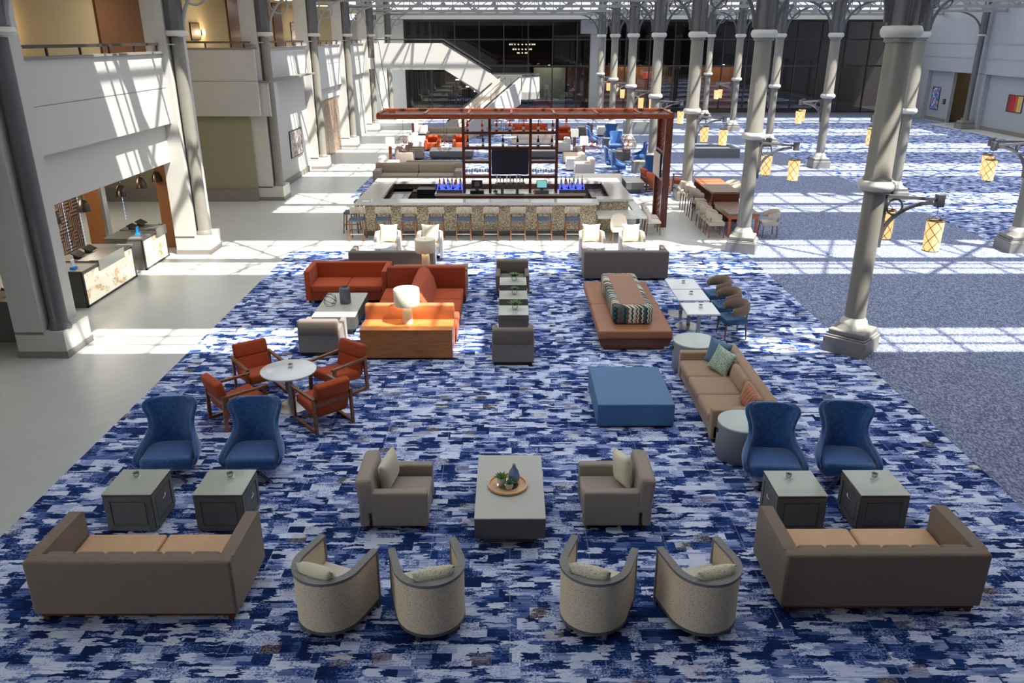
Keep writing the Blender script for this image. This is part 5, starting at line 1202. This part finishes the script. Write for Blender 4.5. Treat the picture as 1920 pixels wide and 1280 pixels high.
# ================================================================== FAR LOUNGE beyond the bar
def rl(maker, x, yy, rz, label, group=None): return maker((x, yy, .012), rz, label, group)
def ls(L, D, h, m, n): 
    return Maker(lambda: long_sofa(L, D, h, m, n))
M['mush'] = fabric('mushroom_upholstery', srgb(150, 135, 120), 100, .08)
o = long_sofa(3.9, 1.05, .84, 'mush', 2, .32, .62); o.location = (-4.02, 35.6, .012); o['label'] = 'very long mushroom brown sofa right behind the left half of the bar'
o = long_sofa(2.5, 1.0, .82, 'mush', 2); o.location = (-3.45, 37.3, .012); o.rotation_euler.z = pi; o['label'] = 'mushroom sofa back to back behind the very long one'
o = long_sofa(2.4, 1.0, .80, 'mush', 2); o.location = (-3.9, 51.0, .012); o['label'] = 'mushroom sofa far back on the left, between cream armchairs'
o = long_sofa(2.6, 1.0, .80, 'mush', 2); o.location = (1.45, 49.5, .012); o.rotation_euler.z = pi; o['label'] = 'mushroom sofa seen through the shelving, its back to the camera'
o = long_sofa(2.3, 1.0, .80, 'rust', 2); o.location = (1.4, 53.2, .012); o['label'] = 'rust red sofa seen through the shelving far back'
o = long_sofa(2.0, .95, .74, 'cream', 2); o.location = (3.75, 33.9, .012); o.rotation_euler.z = pi; o['label'] = 'cream sofa right behind the right end of the bar'
coffee(2.3, 1.5, .45, 'wide grey block table in the left half of the far lounge', (-3.05, 43.6, .012)); coffee(1.7, 1.5, .45, 'grey block table in the middle of the far lounge', (1.7, 43.6, .012)); coffee(.75, 1.3, .46, 'pale grey block table right of the bar end', (5.25, 33.7, .012))
def far_club(m):
    def f():
        r = thing('club_armchair', 's', 'armchair'); w, d = .45, .46
        obj('backrest', rbox(-w, d-.2, .1, w, d, .82, .05), m, r, 50)
        for s in (-1, 1): obj('armrest', rbox(min(s*w, s*(w-.15)), -d, .08, max(s*w, s*(w-.15)), d-.15, .60, .04), m, r, 50)
        obj('seat_cushion', rbox(-w+.15, -d, .1, w-.15, d-.2, .44, .04), m, r, 50); obj('bolster', T(lathe([(.11, -.25), (.12, 0), (.11, .25)], 14), (0, d-.24, .74), (0, pi/2, 0)), m, r, True); obj('plinth', box(-w+.05, -d+.05, 0, w-.05, d-.05, .1), 'black', r); return r
    return Maker(f)
CA, MA, DA, RA = far_club('cream'), far_club('mush'), far_club('greyf'), far_club('rust')
for x, yy, lb in ((-5.7, 38.3, 'cream armchair nearest behind the very long sofa, left side'), (-5.3, 46.3, 'cream armchair halfway back on the left'), (-5.25, 48.0, 'second cream armchair halfway back on the left'), (-5.9, 54.5, 'cream armchair farthest back on the left')): rl(CA, x, yy, pi/2, lb, 'cream armchairs of the far lounge')
for x, yy, lb in ((-5.35, 41.6, 'mushroom armchair left behind the lamp post'), (-5.0, 43.2, 'second mushroom armchair on the left, beside the block table')): rl(MA, x, yy, pi/2, lb, 'mushroom armchairs of the far lounge')
for x, yy, lb in ((3.55, 37.7, 'cream armchair nearest on the right, just past the shelving'), (3.25, 39.3, 'cream armchair second on the right, past the shelving'), (3.0, 45.7, 'cream armchair on the right behind the lamps')): rl(CA, x, yy, -pi/2, lb, 'cream armchairs of the far lounge')
rl(MA, 3.25, 41.7, -pi/2, 'mushroom armchair on the right between the cream ones', 'mushroom armchairs of the far lounge'); rl(CA, 6.3, 53.8, -pi/2, 'cream armchair far back beside the column row', 'cream armchairs of the far lounge')
rl(DA, 5.0, 53.6, -pi/2, 'charcoal armchair far back between blue chairs and red ones')
for x, yy, lb in ((-4.35, 46.6, 'rust armchair left of the globe lamp, behind the block table'), (-2.75, 46.6, 'rust armchair right of the globe lamp, behind the block table'), (3.45, 51.2, 'rust armchair on the right far back beside a white lamp')): rl(RA, x, yy, 0, lb, 'rust armchairs of the far lounge')
def far_wing(x, yy, rz, lb): WC((x, yy, .012), rz, lb, 'blue wing chairs of the far lounge')
for x, yy, rz, lb in ((5.25, 38.2, pi/2, 'blue wing chair turned sideways, nearer of a pair behind the globe lamp'), (5.1, 39.6, pi/2, 'blue wing chair turned sideways, farther of a pair'), (6.55, 36.9, pi, 'blue wing chair with its back to the camera, left of the carved panel'), (6.65, 41.2, -pi/2, 'blue wing chair behind the rightmost globe lamp'),
                      (5.0, 48.0, pi/2, 'blue wing chair far back in profile, nearer of two'), (5.15, 49.4, pi/2, 'blue wing chair far back in profile, farther of two'), (6.1, 46.0, 0, 'blue wing chair facing the camera behind a grey cube'), (6.35, 50.8, pi, 'blue wing chair farthest back beside the column')):
    far_wing(x, yy, rz, lb)
for x, yy, lb in ((6.25, 38.5, 'grey cube table between the near blue wing chairs'), (5.6, 42.0, 'grey cube table in the middle of the right far lounge'), (6.1, 42.9, 'second grey cube table in the middle of the right far lounge'), (5.85, 47.6, 'grey cube table between the far blue wing chairs')): CT((x, yy, .012), 0, lb, 'grey cube tables of the far lounge')
LC((6.15, 34.25, .012), pi/2+.2, 'rust wood frame armchair left of the carved end panel', 'rust armchairs by the carved panel'); LC((6.25, 33.2, .012), pi/2+.3, 'rust wood frame armchair partly hidden by the carved end panel', 'rust armchairs by the carved panel'); LC((7.35, 33.9, .012), -pi/2-.2, 'rust wood frame armchair right of the carved end panel', 'rust armchairs by the carved panel')
def post_lamp():
    r = thing('floor_lamp', 's', 'floor lamp'); obj('base', box(-.14, -.14, 0, .14, .14, .03), 'darkwood', r); obj('post', box(-.07, -.07, .03, .07, .07, 1.08), 'redwood', r)
    obj('shade', rbox(-.19, -.19, 1.08, .19, .19, 1.48, .01), 'shade', r); return r
PLm = Maker(post_lamp)
for x, yy, lb in ((-5.85, 40.0, 'white square shade floor lamp nearest on the left, behind the very long sofa'), (-6.0, 51.3, 'white square shade floor lamp far back on the left'), (3.75, 40.4, 'white shade floor lamp nearer of two on the right'), (3.55, 43.8, 'white shade floor lamp farther of two on the right'), (3.95, 56.0, 'white shade floor lamp farthest on the right')): rl(PLm, x, yy, 0, lb, 'white shade floor lamps')
# small dining group near the back
def caf():
    return barrel('cream', 'cream', 'darkwood', 'cafe_chair', .46)
KF = Maker(caf)
for i, (x, yy) in enumerate(((-2.0, 57.2), (-1.0, 57.2), (.1, 57.4), (-1.5, 58.3), (1.0, 57.3))): rl(KF, x, yy, 0 if i % 2 else .4, 'white cafe chair seen between the top shelf bottles, %s' % ORD[i], 'white cafe chairs at the back')
round_table(.4, .74, 'small white cafe table far back behind the top shelf', (-.5, 56.3, .012)); round_table(.45, .74, 'pale side table before the mushroom sofa seen through the shelving', (.0, 46.9, .012))
